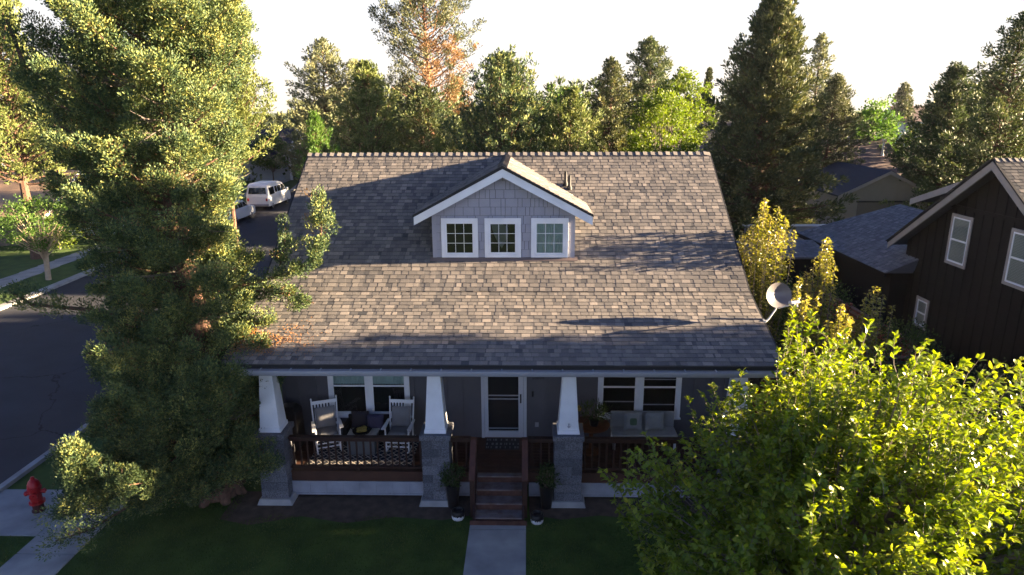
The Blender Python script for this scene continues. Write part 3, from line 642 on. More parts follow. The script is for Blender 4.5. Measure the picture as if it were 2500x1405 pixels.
# dormer roof slopes with shingles running back to the main roof
mb = MB(); yj = lambda z: YB + (z - ZB) / SU
for sg in (-1, 1):
    A = Vector((XD, YF, ZDP)); B = Vector((XD + sg * WF, YF, ZFB))
    A2 = Vector((XD, yj(ZDP) + .05, ZDP)); B2 = Vector((XD + sg * WF, yj(ZFB) + .05, ZFB)); dn = Vector((0, 0, -.13))
    mb.add([A, B, B2, A2, A + dn, B + dn, B2 + dn, A2 + dn], [(0, 1, 2, 3), (7, 6, 5, 4), (0, 4, 5, 1), (1, 5, 6, 2), (3, 2, 6, 7)], .2)
    sl_len = (A - B).length; vdir = (A - B).normalized(); back0 = yj(ZFB) - YF; back1 = yj(ZDP) - YF
    if sg == 1:
        shingle_slope(mb, B + Vector((.0, 0, .004)), (0, 1, 0), vdir, back1, sl_len, seed=21, clip=lambda v: (0, back0 + (back1 - back0) * v / sl_len + .02))
    else:
        shingle_slope(mb, Vector((B.x, YF + back1, B.z + .004)), (0, -1, 0), vdir, back1, sl_len, seed=22, clip=lambda v: (back1 - (back0 + (back1 - back0) * v / sl_len) - .02, back1))
ridge_caps(mb, (XD, YF - .01, ZDP), (XD, yj(ZDP) - .02, ZDP), (-1, 0, -sD), (1, 0, -sD), seed=9, wd=.13)
hb(mb, 'dormer_roof', M['shingle'])
mb = MB()
for sg in (-1, 1):
    P = [(XD, ZDP - .075), (XD + sg * (WF), ZFB - .055), (XD + sg * (WF), ZFB - .245), (XD, ZDP - .265)]
    if sg == 1: P = P[::-1]
    mb.prism(P, 'y', YF - .03, YF + .01)
hb(mb, 'dormer_fascia', M['white'])
mb = MB()
for sg in (-1, 1):
    P = [(XD, ZDP + .004), (XD + sg * (WF + .02), ZFB - .002), (XD + sg * (WF + .02), ZFB - .052), (XD, ZDP - .073)]
    if sg == 1: P = P[::-1]
    mb.prism(P, 'y', YF - .045, YF - .002)
    mb.box(min(XD + sg * (WF + .02), XD + sg * (WF - .01)), YF, ZFB - .06, max(XD + sg * (WF + .02), XD + sg * (WF - .01)), yj(ZFB) - .05, ZFB - .004)
hb(mb, 'dormer_drip_edge', M['trimblack'])
mb = MB()
mb.hexa([(XD - WD - .07, YD - .09, roofz(YD - .09) + .025), (XD + WD + .07, YD - .09, roofz(YD - .09) + .025), (XD + WD + .07, YD - .02, roofz(YD - .02) + .03), (XD - WD - .07, YD - .02, roofz(YD - .02) + .03),
         (XD - WD - .07, YD - .09, roofz(YD - .09) + .030), (XD + WD + .07, YD - .09, roofz(YD - .09) + .030), (XD + WD + .07, YD - .02, roofz(YD - .02) + .06), (XD - WD - .07, YD - .02, roofz(YD - .02) + .06)])
hb(mb, 'dormer_flashing', mat('flashing_brown', (.17, .13, .12), .5, .1, 4))
for i, (a, b, lab, cu) in enumerate(((-.48, .40, 'left dormer window with dark bare panes', None), (.56, 1.43, 'middle dormer window with a drawn-back curtain', 'mid'), (1.67, 2.56, 'right dormer window with a pale green closed curtain', (4.95, 5.75)))):
    c = .10; c = .088; x0_, x1_ = a + c, b - c
    o = window(x0_, x1_, 4.93, 5.725, YD - .024, c, curtain=cu if isinstance(cu, tuple) else None, grid=(3, 3), label=lab, sash=.045 if i != 1 else .055, sill=False)
    if cu == 'mid':
        cm_ = MB(); vs = []; n = 14
        for j in range(n): t = j / (n - 1); vs += [(.72 + .18 * t ** 2 + .07 * t, YD - .034 - .003 * math.sin(j), 5.68 - .6 * t), (.72 + .42 * t ** .5 * (1 - t) + .24, YD - .035, 5.68 - .6 * t)]
        cm_.add(vs, [(2 * j, 2 * j + 2, 2 * j + 3, 2 * j + 1) for j in range(n - 1)]); sub(cm_, 'curtain', mat('sheer_curtain', (.14, .15, .14), .9), o)
# vent pipes on the main roof behind the dormer
for x, y in ((2.60, 5.06), (2.70, 4.93)):
    z = roofz(y); mb = MB(); mb.lathe(x, y, [(.075, z + .0), (.07, z + .06), (.042, z + .13), (.04, z + .38), (.028, z + .38), (.028, z + .30)], 12); hb(mb, 'vent_pipe', M['trimblack'], smooth=True)

# --- porch: deck, skirt, piers and tapered columns, rails, steps
mb = MB(); PX0, PX1 = -4.25, 6.3
y = .10
while y < YW - .02:
    y1 = min(y + .135, YW - .01); mb.box(PX0, y, HD - .035, PX1, y1 - .006, HD); y += .141
mb.box(PX0, .11, HD - .24, .38, .155, HD - .036); mb.box(1.60, .11, HD - .24, PX1, .155, HD - .036); mb.box(PX0 + .02, .2, .3, PX1 - .02, YW - .02, HD - .04)
hb(mb, 'deck', M['deck'])
piers = [-3.908, -.371, 2.457, 5.997]; YPC = .141; PHW = .297
def skirt(xa, xb):
    mb = MB(); mb.box(xa, .112, .08, xb, .13, .40); mb.box(xa, .095, .355, xb, .112, .405); mb.box(xa, .095, .07, xb, .112, .11)
    n = max(2, int(round((xb - xa) / .36)))
    for i in range(n + 1): x = xa + (xb - xa) * i / n; mb.box(max(xa, x - .022), .097, .11, min(xb, x + .022), .112, .355)
    hb(mb, 'skirt', M['skirtgrey'])
skirt(-3.61, -.67); skirt(2.76, 5.70); skirt(-.07, .36); skirt(1.62, 2.155)
rr = random.Random(3)
for px in piers:
    mb = MB(); mb.frustum(px, YPC, -.02, PHW + .10, PHW + .10, .13, PHW + .045, PHW + .045); hb(mb, 'footing', M['concrete'], bevel=.012)
    mb = MB(); z = .12; k = 0
    while z < 1.54:
        z1 = min(z + .203, 1.548); off = (k % 2) * .14 - .07
        for sx0, sx1 in ((px - PHW, px + off), (px + off, px + PHW)):
            for sy0, sy1 in ((YPC - PHW, YPC + off * -1), (YPC - off, YPC + PHW)):
                e = .005; j = lambda: rr.uniform(-.006, .006)
                jx0, jx1, jy0, jy1 = j(), j(), j(), j()
                mb.box(sx0 + e * .5 + (jx0 if sx0 < px - .2 else 0), sy0 + e * .5 + (jy0 if sy0 < YPC - .2 else 0), z + .004, sx1 - e * .5 + (jx1 if sx1 > px + .2 else 0), sy1 - e * .5 + (jy1 if sy1 > YPC + .2 else 0), z1 - .004, val=rr.random())
        z = z1; k += 1
    pier = hb(mb, 'pier', M['block'], bevel=.006)
    mb = MB(); mb.box(px - PHW + .014, YPC - PHW + .014, .12, px + PHW - .014, YPC + PHW - .014, 1.55); sub(mb, 'mortar', M['mortar'], pier)
    mb = MB(); mb.box(px - PHW - .035, YPC - PHW - .035, 1.548, px + PHW + .035, YPC + PHW + .035, 1.672, val=.55); sub(mb, 'pier_cap', M['block'], pier, bevel=.02)
    mb = MB(); mb.frustum(px, YPC, 1.674, .235, .235, 1.76, .228, .228); mb.frustum(px, YPC, 1.76, .212, .212, 3.0, .135, .135); mb.box(px - .16, YPC - .16, 2.99, px + .16, YPC + .16, 3.07)
    for q in (.04, .055): mb.frustum(px, YPC, 2.93 - q, .142 + .002, .144, 2.94 - q, .144, .144)
    c = hb(mb, 'column', M['white'], bevel=.004)
    if px == 2.457:
        mb = MB(); mb.tube([(px, YPC - .226, 1.83), (px, YPC - .25, 1.84), (px, YPC - .25, 1.90), (px, YPC - .218, 1.91)], .012, 6); mb.tube([(px - .035, YPC - .25, 1.865), (px + .035, YPC - .25, 1.865)], .01, 6); sub(mb, 'rope_cleat', M['gutter'], c)
def railing(xa, xb, label=None):
    t = MB(); t.box(xa, .08, 1.435, xb, .21, 1.475); t.box(xa, .125, 1.36, xb, .165, 1.434); o = hb(t, 'railing', M['redwood'], bevel=.004)
    if label: o['label'] = label
    b = MB(); b.box(xa, .11, .72, xb, .18, .765); sub(b, 'bottom_rail', M['redwood'], o)
    b = MB(); n = int((xb - xa) / .147)
    for i in range(n): x = xa + (i + .5) * (xb - xa) / n; b.box(x - .017, .128, .765, x + .017, .162, 1.36)
    sub(b, 'balusters', M['redwood'], o)
    if xb - xa > 1: b = MB(); b.box((xa + xb) / 2 - .03, .10, .62, (xa + xb) / 2 + .03, .17, .72); sub(b, 'support_block', M['redwood'], o)
    return o
railing(-3.60, -.67); railing(2.76, 5.69); railing(-.07, .37); railing(1.60, 2.15)
# side rails of the porch
for xs in (-4.2, 6.25):
    t = MB(); t.box(xs - .06, .44, 1.435, xs + .06, YW - .03, 1.475); t.box(xs - .03, .44, .72, xs + .03, YW - .03, .765)
    for i in range(8): t.box(xs - .017, .5 + i * .15, .765, xs + .017, .534 + i * .15, 1.436)
    hb(t, 'side_railing', M['redwood'])
# steps
noses = [(-.045, .65), (-.315, .4875), (-.58, .325), (-.845, .1625)]
mb = MB()
for i, (y, z) in enumerate(noses):
    yb_ = .098 if i == 0 else noses[i - 1][0] + .03
    xa, xb = .505, 1.475
    mb.box(xa, y, z - .035, xb, y + (yb_ - y) / 2 - .004, z - (.0 if i else .001)); mb.box(xa, y + (yb_ - y) / 2 + .004, z - .035, xb, yb_ - .004, z)
st = hb(mb, 'stair', M['tread'], bevel=.004)
mb = MB()
for i, (y, z) in enumerate(noses): mb.box(.51, y + .022, z - .16, 1.47, y + .04, z - .036)
sub(mb, 'riser', M['riser'], st)
for xa, xb in ((.455, .503), (1.477, 1.525)): mb = MB(); mb.prism([(.095, .66), (-.87, .17), (-.87, .0), (-.55, .0), (.095, .40)], 'x', xa, xb); sub(mb, 'stringer', M['redwood'], st)
mb = MB(); mb.box(.40, -.90, .0, 1.58, -.872, .12); sub(mb, 'base_board', M['riser'], st)
for xc_ in (.435, 1.535):
    mb = MB(); mb.prism([(.16, 1.478), (.02, 1.478), (-.66, .93), (-.66, .89), (.02, 1.436), (.16, 1.436)], 'x', xc_ - .065, xc_ + .065); h_ = hb(mb, 'handrail', M['railcap'], bevel=.004)
    mb = MB(); mb.box(xc_ - .05, -.60, 0, xc_ + .05, -.50, .97); mb.box(xc_ - .05, .05, .4, xc_ + .05, .15, 1.436)
    for k in range(4): yy = -.42 + k * .125; mb.box(xc_ - .017, yy - .017, .5 + (yy + .45) * .55, xc_ + .017, yy + .017, 1.0 + (yy + .42) * .80)
    sub(mb, 'post', M['redwood'], h_)

# fallen needles on the roof's left corner
rng = np.random.default_rng(17); n = 3600
nx = X0 + np.abs(rng.normal(0, .75, n)) + .03; ny = rng.normal(.18, .26, n) + .10 * np.sin(nx * 7)
keep = (nx < X0 + 2.1) & (ny > YE + .08) & (ny < 1.1) & ((np.sin(nx * 9 + 3 * np.sin(ny * 14)) + np.cos(ny * 15 + nx * 3) > -.35) | (rng.random(n) < .25))
course = ((ny - YE) / .1365) % 1.0; keep &= (course > .12)
nx, ny = nx[keep], ny[keep]; n = len(nx); th = rng.uniform(0, 2 * PI, n)
NP = np.stack([nx, ny, ZE + (ny - YE) * SLo + .024], 1); ND = np.stack([np.cos(th), np.sin(th), np.sin(th) * SLo + rng.normal(.15, .12, n)], 1)
V, F = tufts(NP, ND, rng.uniform(.02, .05, n), rng.uniform(.006, .014, n), rng)
tag(np_mesh('fallen_needles', V, F, rng.random(n), M['needles']), 'orange dry juniper needles littering the left corner of the porch roof', 'needles', kind='stuff')

# ------------------------------------------------------------------ things on the porch
# rug with a zigzag lattice
m = bpy.data.materials.new('lattice_rug'); m.use_nodes = True; n_ = m.node_tree; N = n_.nodes; L = n_.links
tc = N.new('ShaderNodeTexCoord'); sp = N.new('ShaderNodeSeparateXYZ'); L.new(tc.outputs['Object'], sp.inputs[0])
def mth(op, a, b=None, c=None):
    q = N.new('ShaderNodeMath'); q.operation = op
    for i, x in enumerate((a, b, c)):
        if x is None: continue
        if isinstance(x, (int, float)): q.inputs[i].default_value = x
        else: L.new(x, q.inputs[i])
    return q.outputs[0]
def tri(x, s): return mth('PINGPONG', mth('MULTIPLY', x, s), 0.5)
dia = mth('ABSOLUTE', mth('SUBTRACT', mth('ADD', tri(sp.outputs[0], 5.6), tri(sp.outputs[1], 5.6)), 0.5))
line = mth('LESS_THAN', dia, 0.085)
mix = N.new('ShaderNodeMix'); mix.data_type = 'RGBA'; L.new(line, mix.inputs[0]); mix.inputs[6].default_value = (.022, .024, .035, 1); mix.inputs[7].default_value = (.50, .45, .40, 1)
L.new(mix.outputs[2], N['Principled BSDF'].inputs['Base Color']); N['Principled BSDF'].inputs['Roughness'].default_value = .95
mb = MB(); mb.box(-3.35, .32, HD + .004, -1.0, 1.55, HD + .014); tag(mb.build('rug', m), 'dark rug with a pale lattice pattern under the rocking chairs', 'rug')
mb = MB(); mb.box(.60, 1.10, HD + .004, 1.40, 1.62, HD + .018); mt = mb.build('door_mat', mat('mat_dark', (.05, .05, .055), .95, .2, 10)); tag(mt, 'dark striped mat lying before the front door', 'mat')
mb = MB(); rr = random.Random(2)
for yy in (1.14, 1.30, 1.50):
    x = .62
    while x < 1.37: w_ = rr.choice([.02, .03, .05]); mb.box(x, yy, HD + .019, min(1.38, x + w_), yy + .09, HD + .021); x += w_ + rr.choice([.02, .05, .09])
mb.build('mat_stripes', mat('mat_grey', (.20, .21, .22), .95), mt)

def pillow(mb, w_, d_, h_, M4, n=8):
    """soft square cushion w_ x d_ with thickness h_, placed by matrix M4"""
    vs = []; fs = []
    for s in (1, -1):
        for i in range(n + 1):
            for j in range(n + 1):
                a = i / n * 2 - 1; b = j / n * 2 - 1; f = max(0, (1 - a ** 4) * (1 - b ** 4)) ** .5
                k = 1 - .07 * (abs(b) ** 2) * (1 - abs(a)) ; k2 = 1 - .07 * (abs(a) ** 2) * (1 - abs(b))
                vs.append(M4 @ Vector((a * w_ / 2 * k2, b * d_ / 2 * k, s * h_ / 2 * f)))
    q = (n + 1) ** 2
    for i in range(n):
        for j in range(n):
            a = i * (n + 1) + j; fs.append((a, a + n + 1, a + n + 2, a + 1)); fs.append((q + a, q + a + 1, q + a + n + 2, q + a + n + 1))
    mb.add(vs, fs)

def rocking_chair(loc, rz, label):
    """faces -y; seat height .43, back leans to +y"""
    t = thing('rocking_chair', label, 'chair', loc, rz, 'white rocking chairs on the porch'); wm = M['white']
    for s in (-1, 1):
        mb = MB(); pts = [(s * .26, -.36 + .14 * i, .035 + .10 * ((i - 3) / 3.2) ** 2 * .8) for i in range(7)]; mb.tube(pts, .017, 6); mb.build('rocker', wm, t, smooth=True)
        mb = MB(); mb.tube([(s * .26, -.22, .05), (s * .265, -.22, .30), (s * .27, -.22, .62)], [.018, .022, .018], 8); mb.build('leg', wm, t, smooth=True)
        mb = MB(); mb.tube([(s * .26, .24, .05), (s * .265, .22, .40), (s * .285, .38, 1.12)], [.018, .022, .016], 8); mb.lathe(s * .285, .38, [(.016, 1.12), (.024, 1.14), (.006, 1.165)], 8); mb.build('back_post', wm, t, smooth=True)
        mb = MB(); mb.prism([(s * .30 - .05, -.28), (s * .30 + .05, -.28), (s * .30 + .04, .02), (s * .30 + .025, .26), (s * .30 - .03, .26), (s * .30 - .035, .0)], 'z', .62, .645); mb.build('armrest', wm, t, bevel=.006)
    mb = MB()
    for i in range(7): mb.box(-.24, -.24 + i * .068, .40, .24, -.24 + i * .068 + .056, .42)
    mb.box(-.25, -.25, .36, .25, -.22, .40); mb.build('seat', wm, t)
    mb = MB(); mb.box(-.25, -.225, .16, .25, -.205, .185); mb.box(-.25, -.225, .26, .25, -.205, .285); mb.box(-.25, .22, .2, .25, .24, .225); mb.build('stretcher', wm, t)
    mb = MB(); mb.bar((-.275, .355, 1.05), (.275, .355, 1.05), .025, .075, up=(0, .25, 1)); mb.bar((-.265, .25, .52), (.265, .25, .52), .022, .05, up=(0, .25, 1))
    for i in range(7): x = -.21 + i * .07; mb.bar((x, .252, .52), (x, .35, 1.03), .032, .012, up=(0, 1, -.2))
    mb.build('backrest', wm, t)
    mb = MB(); pillow(mb, .47, .46, .09, Matrix.Translation((0, -.01, .465))); mb.build('seat_cushion', M['cushion'], t, smooth=True)
    mb = MB(); pillow(mb, .46, .50, .08, Matrix.Translation((0, .235, .72)) @ Matrix.Rotation(math.radians(78), 4, 'X')); mb.build('back_cushion', M['cushion'], t, smooth=True)
    return t
rocking_chair((-3.05, 1.05, HD + .015), math.radians(22), 'white rocking chair with grey cushions, angled beside the left column')
rocking_chair((-1.38, 1.08, HD + .015), math.radians(-3), 'white rocking chair with grey cushions facing straight out, right of the small table')
# small table with a basket
t = thing('side_table', 'square table with pale planked top and dark grey sides between the rocking chairs', 'table', (-2.22, 1.0, HD + .015))
mb = MB()
for i in range(5): mb.box(-.34 + i * .137, -.24, .40, -.34 + i * .137 + .131, .27, .435)
mb.build('table_top', M['tabletop'], t, bevel=.004)
mb = MB(); mb.box(-.315, -.21, 0, .315, .24, .395); mb.build('table_base', M['tablebase'], t)
t = thing('basket', 'dark round basket holding a yellow cloth on the small porch table', 'basket', (-2.24, 1.02, HD + .452))
mb = MB(); mb.lathe(0, 0, [(.13, 0), (.19, .03), (.215, .075), (.20, .075), (.17, .035)], 20); mb.tube([(-.2, 0, .06), (-.25, 0, .13), (-.2, 0, .10)], .01, 6); mb.tube([(.2, 0, .06), (.25, 0, .13), (.2, 0, .10)], .01, 6); mb.build('bowl', M['wicker'], t, smooth=True)
mb = MB(); pillow(mb, .25, .2, .09, Matrix.Translation((0, 0, .085)) @ Matrix.Rotation(.3, 4, 'Z')); pillow(mb, .14, .12, .08, Matrix.Translation((.04, .03, .115)) @ Matrix.Rotation(.9, 4, 'Z')); mb.build('cloth', M['yellow'], t, smooth=True)
# wicker loveseat with navy cushions against the wall
t = thing('loveseat', 'dark wicker loveseat against the wall under the left porch window', 'sofa', (-2.2, 1.45, HD + .004))
mb = MB(); mb.box(-.5, -.22, .12, .5, .2, .36); mb.build('seat', M['wicker'], t, bevel=.02)
mb = MB(); mb.box(-.5, .15, .36, .5, .22, .62); mb.build('backrest', M['wicker'], t, bevel=.02)
for s in (-1, 1):
    mb = MB(); mb.box(s * .5 - .05, -.22, 0, s * .5 + .05, .2, .5); mb.build('armrest', M['wicker'], t, bevel=.02)
mb = MB(); pillow(mb, .42, .44, .14, Matrix.Translation((-2.37, 1.43, HD + .58)) @ Matrix.Rotation(math.radians(80), 4, 'X')); tag(mb.build('cushion', mat('ink_cushion', (.022, .022, .032), .95), smooth=True), 'near-black square cushion at the left end of the wicker loveseat', 'cushion', 'loveseat cushions')
mb = MB(); pillow(mb, .40, .40, .14, Matrix.Translation((-2.0, 1.38, HD + .54)) @ Matrix.Rotation(math.radians(75), 4, 'X')); tag(mb.build('cushion', M['navy'], smooth=True), 'navy square cushion at the right end of the wicker loveseat', 'cushion', 'loveseat cushions')
# covered grill at the far left of the porch
mb = MB(); mb.frustum(-3.95, 1.22, HD + .004, .24, .26, HD + .95, .22, .22); mb.frustum(-3.95, 1.22, HD + .95, .22, .22, HD + 1.05, .14, .14); tag(mb.build('covered_grill', M['black'], bevel=.03), 'tall black covered grill standing behind the left column', 'grill')
# right side of the porch: round table, potted plant, pale cushions on a bench, wooden stool, lantern
t = thing('round_table', 'round orange-brown wooden table on the right side of the porch', 'table', (3.05, 1.05, HD))
mb = MB(); mb.lathe(0, 0, [(.40, .66), (.42, .68), (.42, .70), (.40, .715)], 28); mb.build('table_top', M['orangewood'], t, smooth=True)
mb = MB(); mb.lathe(0, 0, [(.22, .0), (.22, .04), (.05, .08), (.05, .66)], 16); mb.build('pedestal', M['orangewood'], t, smooth=True)
t = broadleaf('potted_plant', 'dark spiky potted plant on the round porch table', 'plant', (3.1, .95, HD + .72), .48, .34, .28, .18, 31, M['shrub'], nc=26, per=16, leaf=(.13, .022), clump=.1, trunk_r=.012, upw=.6)
mb = MB(); mb.lathe(0, 0, [(.09, 0), (.12, .17), (.10, .17), (.09, .12)], 16); mb.build('pot', M['black'], t, smooth=True)
t = thing('bench', 'pale bench under the right porch window', 'bench', (4.3, 1.35, HD))
mb = MB(); mb.box(-.75, -.25, .33, .75, .2, .40); mb.build('seat', M['cushwhite'], t, bevel=.02)
mb = MB(); mb.box(-.75, .2, .33, .75, .25, .78); mb.build('backrest', M['cushwhite'], t, bevel=.02)
for x in (-.7, .7):
    for y in (-.2, .2): mb = MB(); mb.box(x - .025, y - .025, 0, x + .025, y + .025, .33); mb.build('leg', M['white'], t)
mb = MB(); pillow(mb, .44, .42, .14, Matrix.Translation((4.05, 1.36, HD + .62)) @ Matrix.Rotation(math.radians(75), 4, 'X')); c = tag(mb.build('cushion', M['cushwhite'], smooth=True), 'white cushion with a green patch on the pale bench', 'cushion', 'bench cushions')
mb = MB(); pillow(mb, .24, .24, .15, Matrix.Translation((4.05, 1.355, HD + .62)) @ Matrix.Rotation(math.radians(75), 4, 'X')); mb.build('patch', M['greencush'], c, smooth=True)
mb = MB(); pillow(mb, .44, .42, .14, Matrix.Translation((4.55, 1.36, HD + .62)) @ Matrix.Rotation(math.radians(75), 4, 'X')); tag(mb.build('cushion', M['cushwhite'], smooth=True), 'plain white cushion on the right of the pale bench', 'cushion', 'bench cushions')
t = thing('garden_torch', 'slim black torch with an orange cap behind the right door column', 'torch', (2.78, 1.2, HD))
mb = MB(); mb.lathe(0, 0, [(.09, 0), (.09, .02), (.014, .04), (.014, .95)], 12); mb.build('pole', M['blackmetal'], t)
mb = MB(); mb.lathe(0, 0, [(.02, .95), (.05, .98), (.055, 1.05), (.02, 1.09)], 12); mb.build('cap', M['yellow'], t, smooth=True)
# planters and painted buckets by the steps
for x, lab in ((-.02, 'tall dark planter with a leafy shrub left of the porch steps'), (2.0, 'tall dark planter with a leafy shrub right of the porch steps')):
    t = broadleaf('planter', lab, 'planter', (x, -.20, 0), 1.0, .22, .22, .52, 40 + int(x * 3), M['shrub'], nc=42, per=24, leaf=(.06, .03), clump=.1, trunk_r=.02, group='tall planters beside the steps')
    mb = MB(); mb.lathe(0, 0, [(.11, 0), (.155, .52), (.165, .56), (.14, .56), (.13, .48)], 20); mb.build('pot', M['black'], t, smooth=True)
for x, lab in ((.13, 'small white bucket with black dripped rim left of the steps'), (1.79, 'small white bucket with black dripped rim right of the steps')):
    t = thing('paint_bucket', lab, 'bucket', (x, -.62 if x < 1 else -.72, 0), 0, 'dripped buckets beside the steps')
    mb = MB(); mb.lathe(0, 0, [(.125, 0), (.135, .03), (.14, .14), (.12, .14)], 22); mb.build('pot', M['potwhite'], t, smooth=True)
    mb = MB(); n = 44; vs = []
    rr = random.Random(int(x * 10)); dr_ = [rr.uniform(.0, .05) * (1 if i % 2 else .3) for i in range(n)]
    for i in range(n): a = 2 * PI * i / n; vs.append((.1425 * math.cos(a), .1425 * math.sin(a), .105 - dr_[i]))
    for r_, z_ in ((.1445, .14), (.13, .19), (.10, .20), (.08, .15)): vs += [(r_ * math.cos(2 * PI * i / n), r_ * math.sin(2 * PI * i / n), z_) for i in range(n)]
    mb.add(vs, [(k * n + i, k * n + (i + 1) % n, (k + 1) * n + (i + 1) % n, (k + 1) * n + i) for k in range(4) for i in range(n)] + [tuple(4 * n + i for i in range(n))]); mb.build('drips', M['black'], t)

# ------------------------------------------------------------------ satellite dish on the right rake
t = thing('satellite_dish', 'grey oval satellite dish on a bent mast at the right edge of the roof', 'dish', (6.70, .96, 3.86))
mb = MB(); mb.tube([(0, 0, -.05), (.10, .02, .04), (.24, .06, .24), (.27, .08, .30)], .022, 8); mb.box(-.03, -.06, -.09, .02, .06, .03); mb.build('mast', M['dishlight'], t, smooth=True)
mb = MB(); nr, na = 8, 40; vs = []; ax, az_ = .325, .275
nrm = Vector((.32, -.90, .30)).normalized(); ex = Vector((0, 0, 1)).cross(nrm).normalized(); ez = nrm.cross(ex); ctr = Vector((.24, .03, .57))
for off in (0, -.012):
    for i in range(nr + 1):
        for j in range(na):
            rr_ = i / nr; a = 2 * PI * j / na; vs.append(ctr + ex * (ax * rr_ * math.cos(a)) + ez * (az_ * rr_ * math.sin(a)) + nrm * (.13 * rr_ ** 2 - .07 + off))
fs = []; q = (nr + 1) * na
for i in range(nr):
    for j in range(na):
        a, b, c, d = i * na + j, i * na + (j + 1) % na, (i + 1) * na + (j + 1) % na, (i + 1) * na + j; fs.append((a, b, c, d)); fs.append((q + d, q + c, q + b, q + a))
for j in range(na): fs.append((nr * na + j, nr * na + (j + 1) % na, q + nr * na + (j + 1) % na, q + nr * na + j))
mb.add(vs, fs); refl = mb.build('reflector', M['dish'], t, smooth=True)
rotm = Matrix((ex, ez, nrm)).transposed().to_euler()
for txt, du, m_, sz in (('dish', -.055, 'dishwhite', .085), ('HD', .075, 'dishpink', .08)):
    o = text_obj('lettering', txt, sz, M[m_], refl, ctr + ex * (du - .01) + ez * .07 + nrm * (-.062), rotm, ext=.002)
mb = MB(); a = ctr - ez * .27 + nrm * .05; b = ctr + nrm * .42 - ez * .20 + ex * .08; mb.tube([a - nrm * .06, a, b], .014, 8); mb.build('feed_arm', M['dishlight'], t)
mb = MB()
for k in (-1, 0, 1):
    c = b + ex * (.075 * k) + ez * .03; mb.tube([c, c - nrm * .07], [.035, .042], 12)
mb.bar(b - ex * .11 + ez * .03, b + ex * .11 + ez * .03, .05, .05, up=nrm); mb.bar(b - ez * .045 - ex * .035, b - ez * .045 + ex * .05, .06, .06, up=nrm); mb.build('receiver', M['dishlight'], t, bevel=.006)

# ------------------------------------------------------------------ fire hydrant
t = thing('fire_hydrant', 'red fire hydrant standing on the concrete pad by the street', 'hydrant', (-8.92, -.52, .026))
mb = MB(); mb.lathe(0, 0, [(.13, 0), (.13, .03), (.105, .04), (.105, .18), (.12, .19)], 20); mb.build('base', M['hydbase'], t, smooth=True)
mb = MB(); mb.lathe(0, 0, [(.15, .19), (.15, .235), (.11, .24), (.108, .52), (.135, .53), (.135, .57), (.12, .58)], 20)
for k in range(8): a = k * PI / 4; mb.lathe(.132 * math.cos(a), .132 * math.sin(a), [(.014, .235), (.014, .255)], 6)
mb.build('barrel', M['hydrant'], t, smooth=True)
mb = MB(); mb.lathe(0, 0, [(.125, .58), (.12, .64), (.095, .70), (.055, .745), (.04, .75), (.035, .80), (.02, .81)], 20); mb.build('bonnet', M['hydrant'], t, smooth=True)
for nm, ang, rad, z in (('outlet', .4, .055, .44), ('outlet', .4 + PI, .055, .44), ('pumper_outlet', .4 - PI / 2, .075, .42)):
    d = Vector((math.cos(ang), math.sin(ang), 0)); c = Vector((0, 0, z)); mb = MB(); mb.tube([c + d * .08, c + d * .145, c + d * .147, c + d * .185, c + d * .187, c + d * .205], [rad * .8, rad * .8, rad, rad * .96, rad * .4, rad * .35], 12); mb.build(nm, M['hydrant'], t, smooth=True)

# ------------------------------------------------------------------ dark house next door
nh = thing('neighbour_house', 'dark brown board-and-batten house with tan trim at the right edge', 'house', (17, 6, 0)); H = nh
def nb_(mb, name, m, parent=None, root=None, **k):
    r = root or nh; o = mb.build(name, m, None, **k)
    if parent: o.parent = parent
    else: o.parent = r; o.matrix_parent_inverse = Matrix.Translation(-Vector(r.location))
    return o
GX = 14.35; YPK = 5.27; ZPK = 6.96; RS = .69; YN, YFF = .95, 9.72
def gz_(y): return ZPK - abs(y - YPK) * RS
mb = MB(); y0, y1 = 1.35, 9.35
mb.prism([(y0, 0), (y1, 0), (y1, gz_(y1) - .15), (YPK, ZPK - .17), (y0, gz_(y0) - .15)], 'x', GX, GX + 9.5)
y = y0 + .1
while y < y1: mb.box(GX - .022, y - .022, .1, GX - .001, y + .022, gz_(y) - .2); y += .405
mb.box(GX - .027, y0 + .02, 5.34, GX - .002, y1 - .02, 5.46) if False else None
mb.box(GX - .03, 3.2, 5.40, GX - .003, 7.4, 5.50)
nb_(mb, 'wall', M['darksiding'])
mb = MB()
for sg, ye in ((-1, YN), (1, YFF)):
    yy = [YPK, ye]; ze = gz_(ye)
    mb.add([(GX - .40, YPK, ZPK), (GX - .40, ye, ze), (GX + 10, ye, ze), (GX + 10, YPK, ZPK), (GX - .40, YPK, ZPK - .12), (GX - .40, ye, ze - .12), (GX + 10, ye, ze - .12), (GX + 10, YPK, ZPK - .12)],
           [(0, 1, 2, 3), (7, 6, 5, 4), (0, 4, 5, 1), (1, 5, 6, 2)], .2)
    ln = math.hypot(YPK - ye, ZPK - ze)
    if sg < 0: shingle_slope(mb, (GX - .42, ye, ze + .004), (1, 0, 0), (0, YPK - ye, ZPK - ze), 10.5, ln, seed=31, dark=.42)  # near slope's shingles toned down to paint in the shade lying on it
    else: shingle_slope(mb, (GX + 9.95, ye, ze + .004), (-1, 0, 0), (0, YPK - ye, ZPK - ze), 10.5, ln, seed=32, expo=.29)
ridge_caps(mb, (GX - .43, YPK, ZPK), (GX + 9.9, YPK, ZPK), (0, -1, -RS), (0, 1, -RS), seed=6, step=.17)
nb_(mb, 'roof', M['shingle'])
mb = MB()
for ye in (YN - .02, YFF + .02):
    P = [(YPK, ZPK - .03), (ye, gz_(ye) - .03), (ye, gz_(ye) - .23), (YPK, ZPK - .27)]
    if ye > YPK: P = P[::-1]
    mb.prism(P, 'x', GX - .45, GX - .405)
nb_(mb, 'rake_board', M['tantrim'])
mb = MB()
